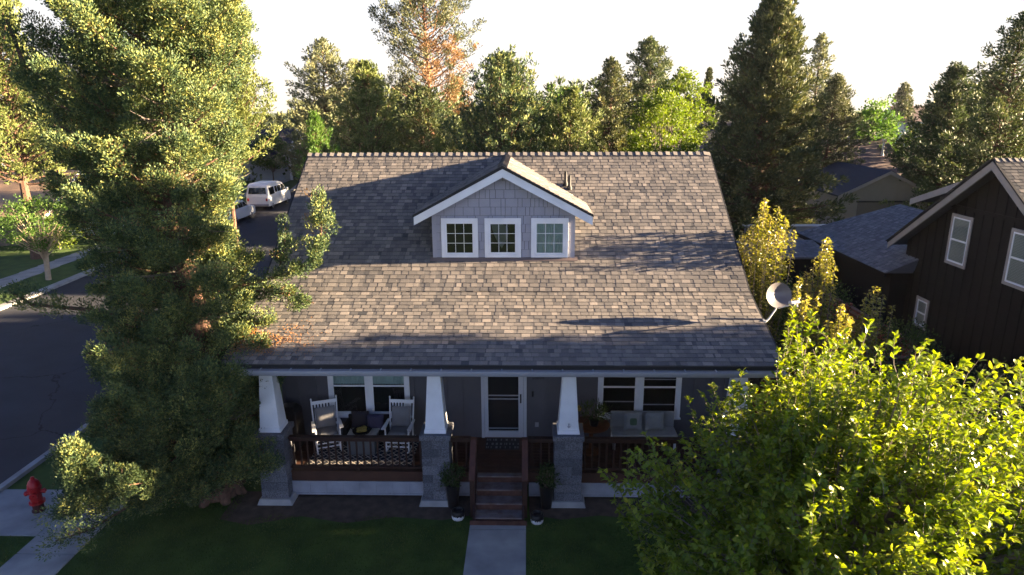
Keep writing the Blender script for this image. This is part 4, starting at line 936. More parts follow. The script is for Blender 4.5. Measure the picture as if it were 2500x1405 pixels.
for ye in (YN - .03, YFF + .03):
    P = [(YPK, ZPK + .02), (ye, gz_(ye) + .02), (ye, gz_(ye) - .028), (YPK, ZPK - .028)]
    if ye > YPK: P = P[::-1]
    mb.prism(P, 'x', GX - .47, GX - .41)
nb_(mb, 'drip_edge', M['trimblack'])
def side_window(ya, yb, za, zb, lab):
    """window on the wall x = GX facing -x"""
    x = GX - .024; c = .085; f = MB()
    f.box(x - .03, ya - c, za - c, x, yb + c, za); f.box(x - .03, ya - c, zb, x, yb + c, zb + c); f.box(x - .03, ya - c, za, x, ya, zb); f.box(x - .03, yb, za, x, yb + c, zb)
    o = nb_(f, 'window', M['tantrim']); o['label'] = lab
    s = .045; zm = (za + zb) / 2; g = MB()
    for b_ in ((ya, yb, za, za + s), (ya, yb, zb - s, zb), (ya, ya + s, za + s, zb - s), (yb - s, yb, za + s, zb - s), (ya + s, yb - s, zm - .025, zm + .025)): g.box(x - .022, b_[0], b_[2], x - .001, b_[1], b_[3])
    g.build('sash', M['white'], o)
    d = MB(); d.box(x - .004, ya + .01, za + .01, x - .002, yb - .01, zb - .01); d.build('room_shade', M['dark'], o)
    bl = MB(); z = za + s
    while z < zb - s: bl.hexa([(x - .010, ya + s, z), (x - .006, ya + s, z), (x - .006, yb - s, z), (x - .010, yb - s, z), (x - .006, ya + s, z + .034), (x - .005, ya + s, z + .034), (x - .005, yb - s, z + .034), (x - .006, yb - s, z + .034)]); z += .04
    bl.build('blind', M['blind'], o)
    gl = MB(); gl.add([(x - .014, ya + .03, za + .03), (x - .014, yb - .03, za + .03), (x - .014, yb - .03, zb - .03), (x - .014, ya + .03, zb - .03)], [(0, 3, 2, 1)]); gl.build('pane', M['glass'], o)
side_window(6.33, 7.12, 3.82, 5.16, 'upper left window of the dark house, blind closed')
side_window(3.80, 4.59, 3.82, 5.16, 'upper right window of the dark house, cut by the photo edge')
side_window(7.69, 8.21, 1.47, 2.29, 'small lower window of the dark house')
# rear shed dormer fascia
mb = MB(); mb.prism([(6.9, 6.27), (9.78, 5.30), (9.78, 5.22), (6.9, 6.12)], 'x', GX + .17, GX + 9); nb_(mb, 'rear_dormer_roof', M['darkroof'])
mb = MB(); mb.prism([(6.6, 6.42), (9.80, 5.33), (9.80, 5.13), (6.6, 6.20)], 'x', GX + .12, GX + .165); nb_(mb, 'rear_dormer_fascia', M['tantrim'])
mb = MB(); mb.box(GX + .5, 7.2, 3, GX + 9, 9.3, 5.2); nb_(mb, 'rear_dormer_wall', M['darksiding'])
# hip-roofed wing behind
mb = MB(); EX, ez_ = 13.42, 3.0; pk = Vector((16.35, 13.75, 4.58)); pn = Vector((16.35, 8.2, 4.58)); c1 = Vector((EX, 8.75, ez_)); c2 = Vector((EX, 16.2, ez_)); c3 = Vector((19.3, 16.2, ez_)); c4 = Vector((19.3, 8.75, ez_))
mb.add([c1, c2, c3, c4, pn, pk], [(0, 4, 5, 1), (1, 5, 2), (2, 5, 4, 3), (0, 1, 2, 3), (0, 3, 4)], .3)
vd = Vector((pk.x - EX, 0, pk.z - ez_)); L_ = vd.length
shingle_slope(mb, (EX, 16.2, ez_ + .006), (0, -1, 0), vd, 7.45, L_, seed=41, clip=lambda v: (2.45 * v / L_, 7.45 + .55 * v / L_), expo=.15)
wing = nb_(mb, 'wing_roof', M['shinglegrey'])
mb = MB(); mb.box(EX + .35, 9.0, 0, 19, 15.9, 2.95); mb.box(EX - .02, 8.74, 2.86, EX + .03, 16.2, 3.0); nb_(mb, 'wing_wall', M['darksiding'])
# low lean-to beyond the pears
t = thing('lean_to', 'low grey-shingled lean-to roof beyond the pear trees', 'shed', (11.8, 13.5, 0))
mb = MB(); mb.hexa([(9.8, 12.2, 2.70), (13.3, 12.2, 2.70), (13.3, 14.3, 2.98), (9.8, 14.3, 2.98), (9.8, 12.2, 2.76), (13.3, 12.2, 2.76), (13.3, 14.3, 3.04), (9.8, 14.3, 3.04)], .3); shingle_slope(mb, (9.8, 12.18, 2.765), (1, 0, 0), (0, 2.1, .28), 3.5, 2.12, seed=44, expo=.15)
nb_(mb, 'roof', M['shinglegrey'], root=t)
mb = MB(); mb.box(10.0, 12.5, 0, 13.2, 14.2, 2.7); nb_(mb, 'wall', M['darksiding'], root=t)
# beige panelled fence behind it
t = thing('panel_wall', 'beige panelled wall with white cap behind the lean-to', 'wall', (15, 20, 0))
mb = MB(); mb.box(12.4, 20.0, 0, 17.4, 20.1, 2.62); nb_(mb, 'panel', M['beige'], root=t)
mb = MB(); mb.box(12.3, 19.95, 2.62, 17.5, 20.15, 2.70)
for x in (14.62, 17.2): mb.box(x - .05, 19.93, 0, x + .05, 19.999, 2.62)
nb_(mb, 'trim', M['white'], root=t)

# cedar fence between the yards
t = thing('wood_fence', 'reddish cedar board fence between the grey house and the dark house', 'fence', (12.5, 8, 0))
def fence_run(a, b, z=1.78):
    a = Vector(a); b = Vector(b); d = (b - a); L_ = d.length; d.normalize(); s = Vector((-d.y, d.x, 0)); rr = random.Random(int(L_ * 10))
    pm = MB(); n = int(L_ / .145)
    for i in range(n):
        p = a + d * (i + .5) * L_ / n; o = rr.uniform(-.004, .004); pm.bar(p + s * o + Vector((0, 0, .05)), p + s * o + Vector((0, 0, z - .02)), .137, .018, up=s)
    nb_(pm, 'boards', M['fencewood'], root=t)
    cm_ = MB(); cm_.bar(a + Vector((0, 0, z)), b + Vector((0, 0, z)), .13, .035); cm_.bar(a + Vector((0, 0, z - .15)), b + Vector((0, 0, z - .15)), .05, .09); nb_(cm_, 'cap_rail', M['fencecap'], root=t)
    k = max(1, int(L_ / 2.3))
    for i in range(k + 1): p = a + d * L_ * i / k; q = MB(); q.box(p.x - .055, p.y - .055, 0, p.x + .055, p.y + .055, z + .06); q.box(p.x - .08, p.y - .08, z + .06, p.x + .08, p.y + .08, z + .09); nb_(q, 'post', M['fencewood'], root=t)
fence_run((12.70, 4.30, 0), (12.35, 16.2, 0)); fence_run((6.6, 4.22, 0), (12.60, 4.22, 0)) 

# ------------------------------------------------------------------ houses further off
def gable_house(name, label, x0, x1, y0, y1, ze, zr, wallm, roofm, trim='tantrim', ridge='y', over=.4, lap=.0, extra=None, roof_attr=False):
    t = thing(name, label, 'house' if 'garage' not in name else 'garage', ((x0 + x1) / 2, (y0 + y1) / 2, 0)); mb = MB()
    if ridge == 'y': xm = (x0 + x1) / 2; mb.prism([(x0, 0), (x1, 0), (x1, ze), (xm, zr), (x0, ze)], 'y', y0, y1)
    else: ym = (y0 + y1) / 2; mb.prism([(y0, 0), (y1, 0), (y1, ze), (ym, zr), (y0, ze)], 'x', x0, x1)
    if lap:
        z = .2
        while z < zr - .1:
            if ridge == 'y':
                hw = (x1 - x0) / 2 if z < ze else (x1 - x0) / 2 * (zr - z) / (zr - ze); hw2 = (x1 - x0) / 2 if z + lap < ze else (x1 - x0) / 2 * max(0, (zr - z - lap) / (zr - ze))
                xm = (x0 + x1) / 2; mb.hexa([(xm - hw, y0 - .03, z), (xm + hw, y0 - .03, z), (xm + hw, y0, z), (xm - hw, y0, z), (xm - hw2, y0 - .006, z + lap), (xm + hw2, y0 - .006, z + lap), (xm + hw2, y0, z + lap), (xm - hw2, y0, z + lap)])
            else:
                if z + lap < ze: mb.hexa([(x0, y0 - .03, z), (x1, y0 - .03, z), (x1, y0, z), (x0, y0, z), (x0, y0 - .006, z + lap), (x1, y0 - .006, z + lap), (x1, y0, z + lap), (x0, y0, z + lap)])
            z += lap
    nb_(mb, 'wall', M[wallm], root=t)
    mb = MB(); tm = MB()
    if ridge == 'y':
        s = (zr - ze) / ((x1 - x0) / 2); xm = (x0 + x1) / 2
        for sg, xe in ((-1, x0 - over), (1, x1 + over)):
            zz = zr - abs(xe - xm) * s
            P = [(xm, zr + .10), (xe, zz + .10), (xe, zz), (xm, zr)]
            if sg > 0: P = P[::-1]
            mb.prism(P, 'y', y0 - over * .7, y1 + over * .7)
            P = [(xm, zr + .07), (xe, zz + .07), (xe, zz - .13), (xm, zr - .13)]
            if sg > 0: P = P[::-1]
            tm.prism(P, 'y', y0 - over * .7 - .04, y0 - over * .7 - .002)
    else:
        s = (zr - ze) / ((y1 - y0) / 2); ym = (y0 + y1) / 2
        for sg, ye in ((-1, y0 - over), (1, y1 + over)):
            zz = zr - abs(ye - ym) * s
            P = [(ym, zr + .10), (ye, zz + .10), (ye, zz), (ym, zr)]
            if sg > 0: P = P[::-1]
            mb.prism(P, 'x', x0 - over * .7, x1 + over * .7)
            P = [(ym, zr + .07), (ye, zz + .07), (ye, zz - .13), (ym, zr - .13)]
            if sg > 0: P = P[::-1]
            for xx in (x0 - over * .7 - .04, x1 + over * .7 + .002): tm.prism(P, 'x', xx, xx + .038)
    nb_(mb, 'roof', M[roofm], root=t); nb_(tm, 'trim', M[trim], root=t)
    return t
t = gable_house('garage', 'taupe lap-sided garage with a blue-black roof behind the dark house', 21.9 - .2, 27.1, 30, 37, 3.0, 4.35, 'garagesiding', 'blueroof', lap=.14)
mb = MB(); mb.box(22.7, 29.93, .1, 26.3, 29.97, 2.42); nb_(mb, 'garage_door', mat('garage_door_taupe', (.16, .14, .125), .8), root=t)
mb = MB(); mb.box(22.6, 29.90, 2.42, 26.4, 29.965, 2.52); nb_(mb, 'door_lintel', M['trimblack'], root=t)
t = gable_house('distant_house', 'brown-roofed house with two metal flues behind the taupe garage', 24.0, 31.5, 41, 49, 3.2, 5.6, 'garagesiding', 'brownroof', ridge='x')
for x, y, h_ in ((26.2, 43.2, .95), (30.6, 43.0, 1.1), (28.4, 44.4, .45)):
    z = 5.6 - (45 - y) * .6 + .1; mb = MB(); mb.lathe(x, y, [(.16, z - .1), (.09, z + .1), (.08, z + h_), (.15, z + h_), (.15, z + h_ + .12), (.03, z + h_ + .16)], 10); nb_(mb, 'flue', M['vent'], root=t, smooth=True)
gable_house('distant_house', 'house with a pinkish-brown gable roof just beyond the right end of the ridge', 12.6, 17.0, 35.5, 43, 3.6, 5.45, 'garagesiding', 'brownroof', ridge='x', trim='white')
# pale house across the street, left
t = gable_house('distant_house', 'pale blue house with dark roof and gabled porch beyond the parked van', -36, -27.6, 67, 75.5, 3.0, 5.9, 'palesiding', 'darkroof', ridge='x', trim='white', over=.7)
mb = MB(); mb.box(-27.5, 69.6, .1, -27.46, 70.6, 2.4); mb.box(-27.5, 72, .9, -27.46, 73, 2.2); nb_(mb, 'window', M['carglass'], root=t)
mb = MB()
for y in (67.2, 71.2, 75.2): mb.box(-26.95, y - .12, .1, -26.7, y + .12, 3.0)
mb.box(-27.6, 66.6, 2.9, -26.6, 75.8, 3.1); nb_(mb, 'porch_post', M['white'], root=t)
# tan-sided house and tan-roofed house at the left edge
t = gable_house('distant_house', 'tan lap-sided house with a dark doorway behind the big juniper', -39, -26.5, 37, 46, 4.6, 6.6, 'tansiding', 'darkroof', ridge='x', trim='white', lap=.16)
for i, (xa, xb, za, zb) in enumerate(((-33.4, -32.5, 1.7, 3.0), (-32.3, -31.5, 1.35, 3.05))):
    mb = MB(); mb.box(xa - .08, 36.92, za - .08, xb + .08, 36.96, zb + .08); o = nb_(mb, 'window', M['white'], root=t); q = MB(); q.box(xa, 36.90, za, xb, 36.918, zb); q.build('pane', M['carglass'], o)
t = gable_house('distant_house', 'low house corner with sunlit tan roof at the left edge', -42, -28.6, 27.6, 34.5, 2.25, 4.4, 'tansiding', 'tanroof', ridge='x', trim='white', over=.55)
# hip the sunlit end: a sloping plane over the right gable
t2 = thing('satellite_dish', 'pale satellite dish above the sunlit tan roof at the left edge', 'dish', (-32.9, 31.05, 4.5))
mb = MB(); mb.tube([(0, 0, -.1), (0, 0, .35)], .03, 6); mb.build('mast', M['dishlight'], t2)
mb = MB(); mb.tube([(.0, -.02, .55), (.02, -.08, .56)], [.05, .42], 24); mb.tube([(.03, -.10, .3), (.05, -.5, .35)], .02, 6); mb.build('reflector', M['dishlight'], t2, smooth=True)
# far roofs on the horizon
gable_house('distant_house', 'far pale roof at the foot of the hazy horizon tree', 77, 86, 128, 136, 5.5, 8.3, 'palesiding', 'brownroof', ridge='x', trim='white')
gable_house('distant_house', 'far low roof showing between two dark conifers', 14.2, 19.2, 80, 88, 6.0, 8.3, 'garagesiding', 'brownroof', ridge='x', trim='white')
gable_house('distant_house', 'green-grey roof left of the tall fir, beyond the yellow-green tree', 17.2, 23.5, 52, 60, 4.4, 6.9, 'garagesiding', 'darkroof', ridge='x', trim='white')
# white railing fence across the street
t = thing('railing_fence', 'white picket railing across the street behind the juniper', 'fence', (-26.5, 31, 0))
mb = MB(); mb.box(-27.6, 31.0, .25, -24.6, 31.05, .32); mb.box(-27.6, 31.0, 1.25, -24.6, 31.06, 1.32); nb_(mb, 'rail', M['white'], root=t)
mb = MB()
for i in range(24): x = -27.55 + i * .125; mb.box(x - .018, 31.005, .2, x + .018, 31.04, 1.28)
nb_(mb, 'pickets', M['white'], root=t)
for x in (-27.65, -25.6, -24.55):
    mb = MB(); mb.box(x - .07, 30.95, 0, x + .07, 31.1, 1.4); nb_(mb, 'post', M['white'], root=t)

# ------------------------------------------------------------------ vehicles: side profile extruded with a narrower cabin
def vehicle(name, label, cat, loc, rz, L, Wd, lower, cabin, paint, wheels, wr, glass_side, rear=(), front=(), lights=True, tumble=.12, group=None):
    """x forward. lower/cabin: (x,z) outlines; cabin is narrowed by tumble at its top"""
    t = thing(name, label, cat, loc, rz, group); hw = Wd / 2
    mb = MB(); n = len(lower)
    # body with rounded edges in plan: three slices on each side
    for (a, b) in (((hw), 1.0),): pass
    ys = [(-hw, .965), (-hw + .09, 1.0), (hw - .09, 1.0), (hw, .965)]
    cx_ = sum(p[0] for p in lower) / n; cz_ = .62; vs = []
    for y, s in ys: vs += [(cx_ + (p[0] - cx_) * s, y, cz_ + (p[1] - cz_) * (s if p[1] > cz_ else 1)) for p in lower]
    fs = [tuple(range(n))[::-1], tuple(range(3 * n, 4 * n))]
    for k in range(3):
        for i in range(n): fs.append((k * n + i, k * n + (i + 1) % n, (k + 1) * n + (i + 1) % n, (k + 1) * n + i))
    mb.add(vs, fs)
    zt = max(p[1] for p in cabin); zb = min(p[1] for p in cabin); m_ = len(cabin)
    vs = []
    for sg in (-1, 1):
        for p in cabin: f = (p[1] - zb) / (zt - zb); vs.append((p[0], sg * (hw - .03 - tumble * f), p[1]))
    fs = [tuple(range(m_))[::-1], tuple(range(m_, 2 * m_))] + [(i, (i + 1) % m_, m_ + (i + 1) % m_, m_ + i) for i in range(m_)]
    mb.add(vs, fs); mb.build('body', paint, t, bevel=.05)
    def wy(z): return hw - .03 - tumble * max(0, (z - zb) / (zt - zb)) + .012
    for sg in (-1, 1):
        for g in glass_side:
            q = MB(); vs = [(x, sg * wy(z), z) for x, z in g] + [(x, sg * (wy(z) - .03), z) for x, z in g]; k = len(g)
            q.add(vs, [tuple(range(k)), tuple(range(2 * k - 1, k - 1, -1))] + [(i, k + i, k + (i + 1) % k, (i + 1) % k) for i in range(k)]); q.build('window', M['carglass'], t)
    for (xa, za, xb, zb_, inset) in rear + front:
        q = MB(); s = 1 if xa > 0 else -1
        q.add([(xa + s * .015, -(hw - inset), za), (xa + s * .015, hw - inset, za), (xb + s * .015, hw - inset - .08, zb_), (xb + s * .015, -(hw - inset - .08), zb_)], [(0, 1, 2, 3)]); q.build('windscreen' if s > 0 else 'rear_window', M['carglass'], t)
    for x in wheels:
        for sg in (-1, 1):
            w_ = MB(); y = sg * (hw - .11); w_.tube([(x, y - .10, wr), (x, y - .09, wr), (x, y + .09, wr), (x, y + .10, wr)], [wr - .03, wr, wr, wr - .03], 24); o = w_.build('wheel', M['rubber'], t, smooth=True)
            r_ = MB(); yo = y + sg * .102; r_.tube([(x, yo - sg * .02, wr), (x, yo + sg * .004, wr)], [wr * .62, wr * .62], 20)
            r_.build('rim', M['rim'], o, smooth=True)
            r_ = MB()
            for k in range(6): a = k * PI / 3; r_.bar((x + .05 * math.cos(a), yo + sg * .008, wr + .05 * math.sin(a)), (x + wr * .52 * math.cos(a), yo + sg * .008, wr + wr * .52 * math.sin(a)), .02, .05, up=(0, 1, 0))
            r_.build('hub', M['blackmetal'], o)
    xr = min(p[0] for p in lower); xf = max(p[0] for p in lower)
    q = MB(); q.box(xr - .08, -hw + .05, .38, xr + .05, hw - .05, .55); q.build('bumper', M['gutter'], t, bevel=.03)
    for sg in (-1, 1):
        q = MB(); q.box(xr - .025, sg * (hw - .20) - .07, .78, xr + .06, sg * (hw - .20) + .07, 1.02); q.build('tail_light', M['taillight'], t, bevel=.01)
        q = MB(); q.box(xf - .03, sg * (hw - .22) - .12, .68, xf + .02, sg * (hw - .22) + .12, .85); q.build('headlight', M['glass'] if False else M['rim'], t, bevel=.01)
        q = MB(); gx = max(p[0] for g in glass_side for p in g); q.box(gx - .10, sg * (hw + .10) - .08, 1.0 if cat == 'car' else 1.25, gx + .02, sg * (hw + .10) + .08, 1.18 if cat == 'car' else 1.5); q.build('wing_mirror', paint, t, bevel=.02)
    return t
van_low = [(-2.65, .32), (2.6, .32), (2.75, .5), (2.72, .95), (2.55, 1.12), (1.75, 1.25), (-2.62, 1.25), (-2.68, .6)]
van_cab = [(-2.58, 1.22), (1.85, 1.22), (1.12, 1.95), (.95, 2.03), (.4, 2.20), (-2.1, 2.22), (-2.45, 2.05)]
vehicle('parked_van', 'white conversion van with dark side windows parked across the street', 'van', (-21.45, 45.9, -.02), PI / 2, 5.4, 2.0, van_low, van_cab, M['carwhite'], (-1.85, 1.75), .36,
        [[(-2.25, 1.28), (-1.15, 1.28), (-1.15, 1.88), (-2.25, 1.88)], [(-.95, 1.36), (-.45, 1.36), (-.45, 1.86), (-.95, 1.86)], [(-.32, 1.36), (.40, 1.36), (.40, 1.86), (-.32, 1.86)], [(.55, 1.32), (1.62, 1.32), (1.10, 1.86), (.55, 1.86)]],
        rear=((-2.57, 1.38, -2.47, 1.9, .22),), front=((1.80, 1.27, 1.17, 1.90, .2),), tumble=.14)
suv_low = [(-2.25, .30), (2.2, .30), (2.32, .5), (2.28, .82), (2.1, .98), (1.0, 1.08), (-2.2, 1.08), (-2.32, .6)]
suv_cab = [(-2.15, 1.05), (1.05, 1.05), (.35, 1.58), (.1, 1.66), (-1.6, 1.68), (-1.95, 1.55)]
vehicle('parked_car', 'white station car parked behind the white van', 'car', (-21.2, 37.6, -.02), PI / 2, 4.6, 1.85, suv_low, suv_cab, M['carwhite'], (-1.4, 1.42), .35,
        [[(-1.75, 1.12), (-.85, 1.12), (-.85, 1.5), (-1.6, 1.5)], [(-.75, 1.12), (.0, 1.12), (.0, 1.5), (-.75, 1.5)], [(.08, 1.12), (.85, 1.12), (.30, 1.5), (.08, 1.5)]], rear=((-2.16, 1.12, -1.98, 1.5, .2),), front=((1.02, 1.1, .38, 1.54, .18),))
vehicle('parked_car', 'dark blue car mostly hidden behind the big juniper', 'car', (-20.1, 24.6, -.02), PI / 2, 4.6, 1.85, suv_low, suv_cab, M['carblue'], (-1.4, 1.42), .35,
        [[(-1.75, 1.12), (-.85, 1.12), (-.85, 1.5), (-1.6, 1.5)], [(-.75, 1.12), (.85, 1.12), (.30, 1.5), (-.75, 1.5)]], rear=((-2.16, 1.12, -1.98, 1.5, .2),), front=((1.02, 1.1, .38, 1.54, .18),))
vehicle('parked_car', 'white pickup-like car by the low tan-roofed house', 'car', (-28.6, 29.5, .0), PI / 2 + .1, 4.6, 1.85, suv_low, suv_cab, M['carwhite'], (-1.4, 1.42), .35,
        [[(-1.75, 1.12), (-.85, 1.12), (-.85, 1.5), (-1.6, 1.5)], [(-.75, 1.12), (.85, 1.12), (.30, 1.5), (-.75, 1.5)]], rear=((-2.16, 1.12, -1.98, 1.5, .2),), front=((1.02, 1.1, .38, 1.54, .18),))

# ------------------------------------------------------------------ the big juniper in front, left
def big_juniper():
    rng = np.random.default_rng(77); rr = random.Random(77)
    t = thing('juniper_tree', 'huge juniper in the front yard, left of the porch, reaching out of the picture', 'tree', (-5.35, .25, 0))
    def tp(h): return np.array([-.22 * (h / 12) + .10 * math.sin(h * .7), .35 * (h / 12) + .08 * math.sin(h * .9 + 1), h])
    mb = MB(); mb.tube([tp(h) * (1 if h else 1) for h in np.linspace(-.1, 12.6, 16)], [.50, .40, .36, .33, .31, .29, .27, .25, .22, .20, .17, .14, .11, .08, .05, .02], 12)
    for a in range(7): az = a * .9; mb.tube([(math.cos(az) * .55, math.sin(az) * .55, -.05), (math.cos(az) * .36, math.sin(az) * .36, .25), tuple(tp(1.2) + np.array([math.cos(az) * .2, math.sin(az) * .2, 0]))], [.10, .14, .12], 7, caps=False)
    C, R, D = [], [], []
    def reach(az, h):
        """how far the crown reaches at height h towards azimuth az"""
        HH = (.8, 2, 3.5, 5, 6.5, 8, 9.5, 11, 12.5)
        TB = ((1.25, 1.35, 1.15, 1.25, 1.4, 1.6, 1.6, 1.3, .6), (1.2, 1.5, 1.4, 1.35, 1.45, 1.7, 1.7, 1.3, .6), (1.3, 1.6, 1.7, 1.8, 2.0, 2.0, 1.8, 1.4, .7), (1.7, 1.8, 1.6, 2.2, 2.6, 2.7, 2.2, 1.7, .9),
              (2.2, 2.0, 1.5, 2.3, 2.7, 2.7, 2.3, 1.8, .9), (2.4, 2.15, 1.55, 1.5, 1.8, 2.0, 1.9, 1.5, .8), (1.8, 1.75, 1.5, 1.5, 1.6, 1.6, 1.5, 1.2, .6), (1.6, 1.7, 1.4, 1.5, 1.6, 1.6, 1.5, 1.2, .6))
        q = (az / (PI / 4)) % 8; i = int(q) % 8; f = q - int(q)
        r = np.interp(h, HH, TB[i]) * (1 - f) + np.interp(h, HH, TB[(i + 1) % 8]) * f
        return max(r, .3)
    def add_branch(p0, az, ln, e0, cu, thick, dens=1.0, cr=.27):
        pts = limb(p0, az, ln, e0, cu, 8); k = len(pts)
        mb.tube(pts[:7], [thick * (1 - .12 * i) for i in range(7)], 6, caps=False)
        # side sprays
        nsp = max(5, int(ln * 5.2 * dens))
        for q in range(nsp):
            f = .22 + .78 * (q + rr.random()) / nsp; f = min(f, .999); i = f * (k - 1); i0 = int(i); p = pts[i0] * (1 - (i - i0)) + pts[min(i0 + 1, k - 1)] * (i - i0)
            d = norm(pts[min(i0 + 1, k - 1)] - pts[max(i0 - 1, 0)] + 1e-6); sgn = rr.choice((-1, 1)); a2 = az + sgn * rr.uniform(.4, 1.1)
            sl = (.25 + .55 * rr.random()) * (1.25 - f * .75) * min(1, ln / 1.6); s2 = limb(p, a2, sl, e0 * .5 + rr.uniform(-.1, .5), .7, 4)
            if rr.random() < .5: mb.tube(s2, [.012, .010, .008, .005], 3, caps=False)
            for ff in (.5, 1.0):
                i1 = ff * 3; j = min(int(i1), 2); pp = s2[j] * (1 - (i1 - j)) + s2[j + 1] * (i1 - j)
                C.append(pp + rng.normal(0, .03, 3)); R.append(cr * rr.uniform(.5, .95) * (1.1 - .25 * ff)); D.append(norm(s2[-1] - s2[0] + np.array([0, 0, .25])))
        C.append(pts[-1]); R.append(cr * .42); D.append(norm(pts[-1] - pts[-2]))
        C.append(pts[-1] + norm(pts[-1] - pts[-2]) * cr * .5); R.append(cr * .28); D.append(norm(pts[-1] - pts[-2]))
    nbr = 250
    for b in range(nbr):
        h = .75 + 11.6 * ((b + rr.random()) / nbr) ** .96; az = b * 2.39996 + rr.uniform(-.4, .4)
        ln = reach(az, h) * rr.uniform(.68, 1.10)
        if rr.random() < .08: ln *= 1.15
        add_branch(tp(h), az, ln, -.18 + .05 * h + rr.uniform(-.2, .2) if h > 1.8 else -.10 + rr.uniform(-.1, .12), .55 * rr.uniform(.5, 1.4) if h > 1.8 else .25, .055 * (1.2 - h / 14), cr=.30)
    for b in range(85):
        h = rr.uniform(.5, 3.0); az = rr.uniform(math.radians(165), math.radians(320)); add_branch(tp(h), az, reach(az, h) * rr.uniform(.6, 1.08), rr.uniform(-.25, .15), rr.uniform(.1, .5), .035, cr=.30)
    # limbs that stand out in the picture: two reaching over the roof at right, one high at right, lit ones low at left
    def chain(pts, thick, cr=.24, n=9):
        P = [np.array(p, float) for p in pts]; mb.tube(P, [thick * (1 - .75 * i / len(P)) for i in range(len(P))], 6, caps=False)
        for a, b in zip(P, P[1:]):
            L = np.linalg.norm(b - a); m = max(2, int(L * n))
            for i in range(m):
                f = (i + rr.random()) / m; c = a * (1 - f) + b * f; C.append(c + rng.normal(0, .10, 3)); R.append(cr * rr.uniform(.5, 1)); D.append(norm((b - a) / L + np.array([0, 0, .5]) + rng.normal(0, .3, 3)))
    o = np.array([5.35, -.25, 0])
    def W_(x, y, z): return np.array([x, y, z]) + o
    chain([W_(-5.3, .4, 4.6), W_(-4.3, .7, 4.75), W_(-3.5, .9, 4.95)], .05)
    chain([W_(-3.5, .9, 4.95), W_(-3.0, .9, 5.2), W_(-2.78, .9, 5.75), W_(-2.68, .9, 6.55)], .03, cr=.20, n=17)
    chain([W_(-3.7, .85, 5.1), W_(-3.55, .85, 5.6), W_(-3.5, .85, 5.95)], .02, cr=.17, n=14)
    chain([W_(-4.2, .7, 4.6), W_(-3.5, .6, 4.55), W_(-2.95, .6, 4.35)], .03, cr=.16, n=17)
    chain([W_(-5.2, .6, 8.2), W_(-4.5, .7, 8.9), W_(-4.05, .8, 9.5), W_(-3.9, .9, 10.0)], .04, cr=.20, n=12)
    chain([W_(-5.0, -.2, 1.2), W_(-4.4, -.35, 1.3), W_(-3.95, -.4, 1.45)], .03, cr=.26, n=9)
    chain([W_(-6.3, -1.1, 1.3), W_(-6.9, -1.5, 1.15), W_(-7.15, -1.6, 1.45), W_(-7.2, -1.6, 1.9)], .03, cr=.24, n=30)
    chain([W_(-6.2, -1.4, 1.1), W_(-6.9, -1.8, 1.0), W_(-7.1, -1.85, 1.45)], .03, cr=.2, n=22)
    chain([W_(-6.0, -1.2, .9), W_(-6.8, -1.9, .55), W_(-7.3, -2.2, .5)], .03, cr=.24, n=12)
    chain([W_(-6.0, -1.7, 1.4), W_(-6.3, -2.35, 1.7), W_(-6.42, -2.5, 2.1), W_(-6.45, -2.5, 2.65)], .02, cr=.17, n=36)
    chain([W_(-6.4, -2.3, 1.75), W_(-6.5, -2.55, 1.6), W_(-6.8, -2.55, 1.3)], .02, cr=.19, n=36)
    chain([W_(-6.2, -2.1, 1.9), W_(-6.3, -2.35, 2.1), W_(-6.3, -2.35, 2.45)], .015, cr=.13, n=34)
    chain([W_(-5.4, -1.7, 1.5), W_(-5.75, -2.3, 1.75), W_(-5.65, -2.4, 2.15)], .015, cr=.14, n=30)
    chain([W_(-5.6, -.8, 3.7), W_(-6.0, -1.7, 3.95), W_(-6.15, -2.0, 4.2)], .02, cr=.18, n=24)
    chain([W_(-5.2, -.4, .9), W_(-4.5, -.55, 1.05), W_(-3.7, -.6, 1.2)], .02, cr=.27, n=26)
    chain([W_(-5.3, -.2, 2.9), W_(-4.9, -.5, 3.1), W_(-4.62, -.65, 3.2)], .02, cr=.26, n=24)
    chain([W_(-5.6, .3, 8.0), W_(-6.8, -.1, 8.4), W_(-7.6, -.3, 9.2), W_(-7.75, -.3, 9.9)], .06, cr=.26, n=12)
    chain([W_(-5.6, .8, 6.8), W_(-7.0, 1.2, 7.2), W_(-8.2, 1.3, 8.0), W_(-8.5, 1.3, 8.9)], .06, cr=.28, n=12)
    chain([W_(-5.6, 1.5, 6.3), W_(-7.4, 2.2, 6.8), W_(-9.0, 2.5, 7.4), W_(-9.3, 2.5, 8.3)], .06, cr=.28, n=12)
    chain([W_(-5.8, .4, 3.9), W_(-7.4, .2, 4.3), W_(-8.6, .0, 4.5), W_(-9.0, .0, 4.8)], .05, cr=.26, n=10)
    mb.build('trunk', M['bark'], t, smooth=True)
    C = np.array(C); R = np.array(R); D = np.array(D)
    P, Dd, cv = clump_points(C, R, D, 165, rng, outw=.8, upw=.30, dirw=.6, noise=.22, squash=.95, shell=.26)
    n = len(P); print('juniper clumps', len(C), 'faces', n)
    V, F = tufts(P, Dd, rng.uniform(.03, .07, n), rng.uniform(.016, .032, n), rng); np_mesh('crown', V, F, cv * .4 + rng.random(n) * .6, M['juniper'], t)
    # pale berries
    sel = rng.random(len(C)) < .15; P, Dd, cv = clump_points(C[sel], R[sel] * 1.02, D[sel], 2, rng); n = len(P)
    V, F = tufts(P, Dd, np.full(n, .03), np.full(n, .026), rng); np_mesh('berries', V, F, rng.random(n), mat('juniper_berry', (.22, .27, .27), .7), t)
    # dead twigs and dry sprays
    mb = MB()
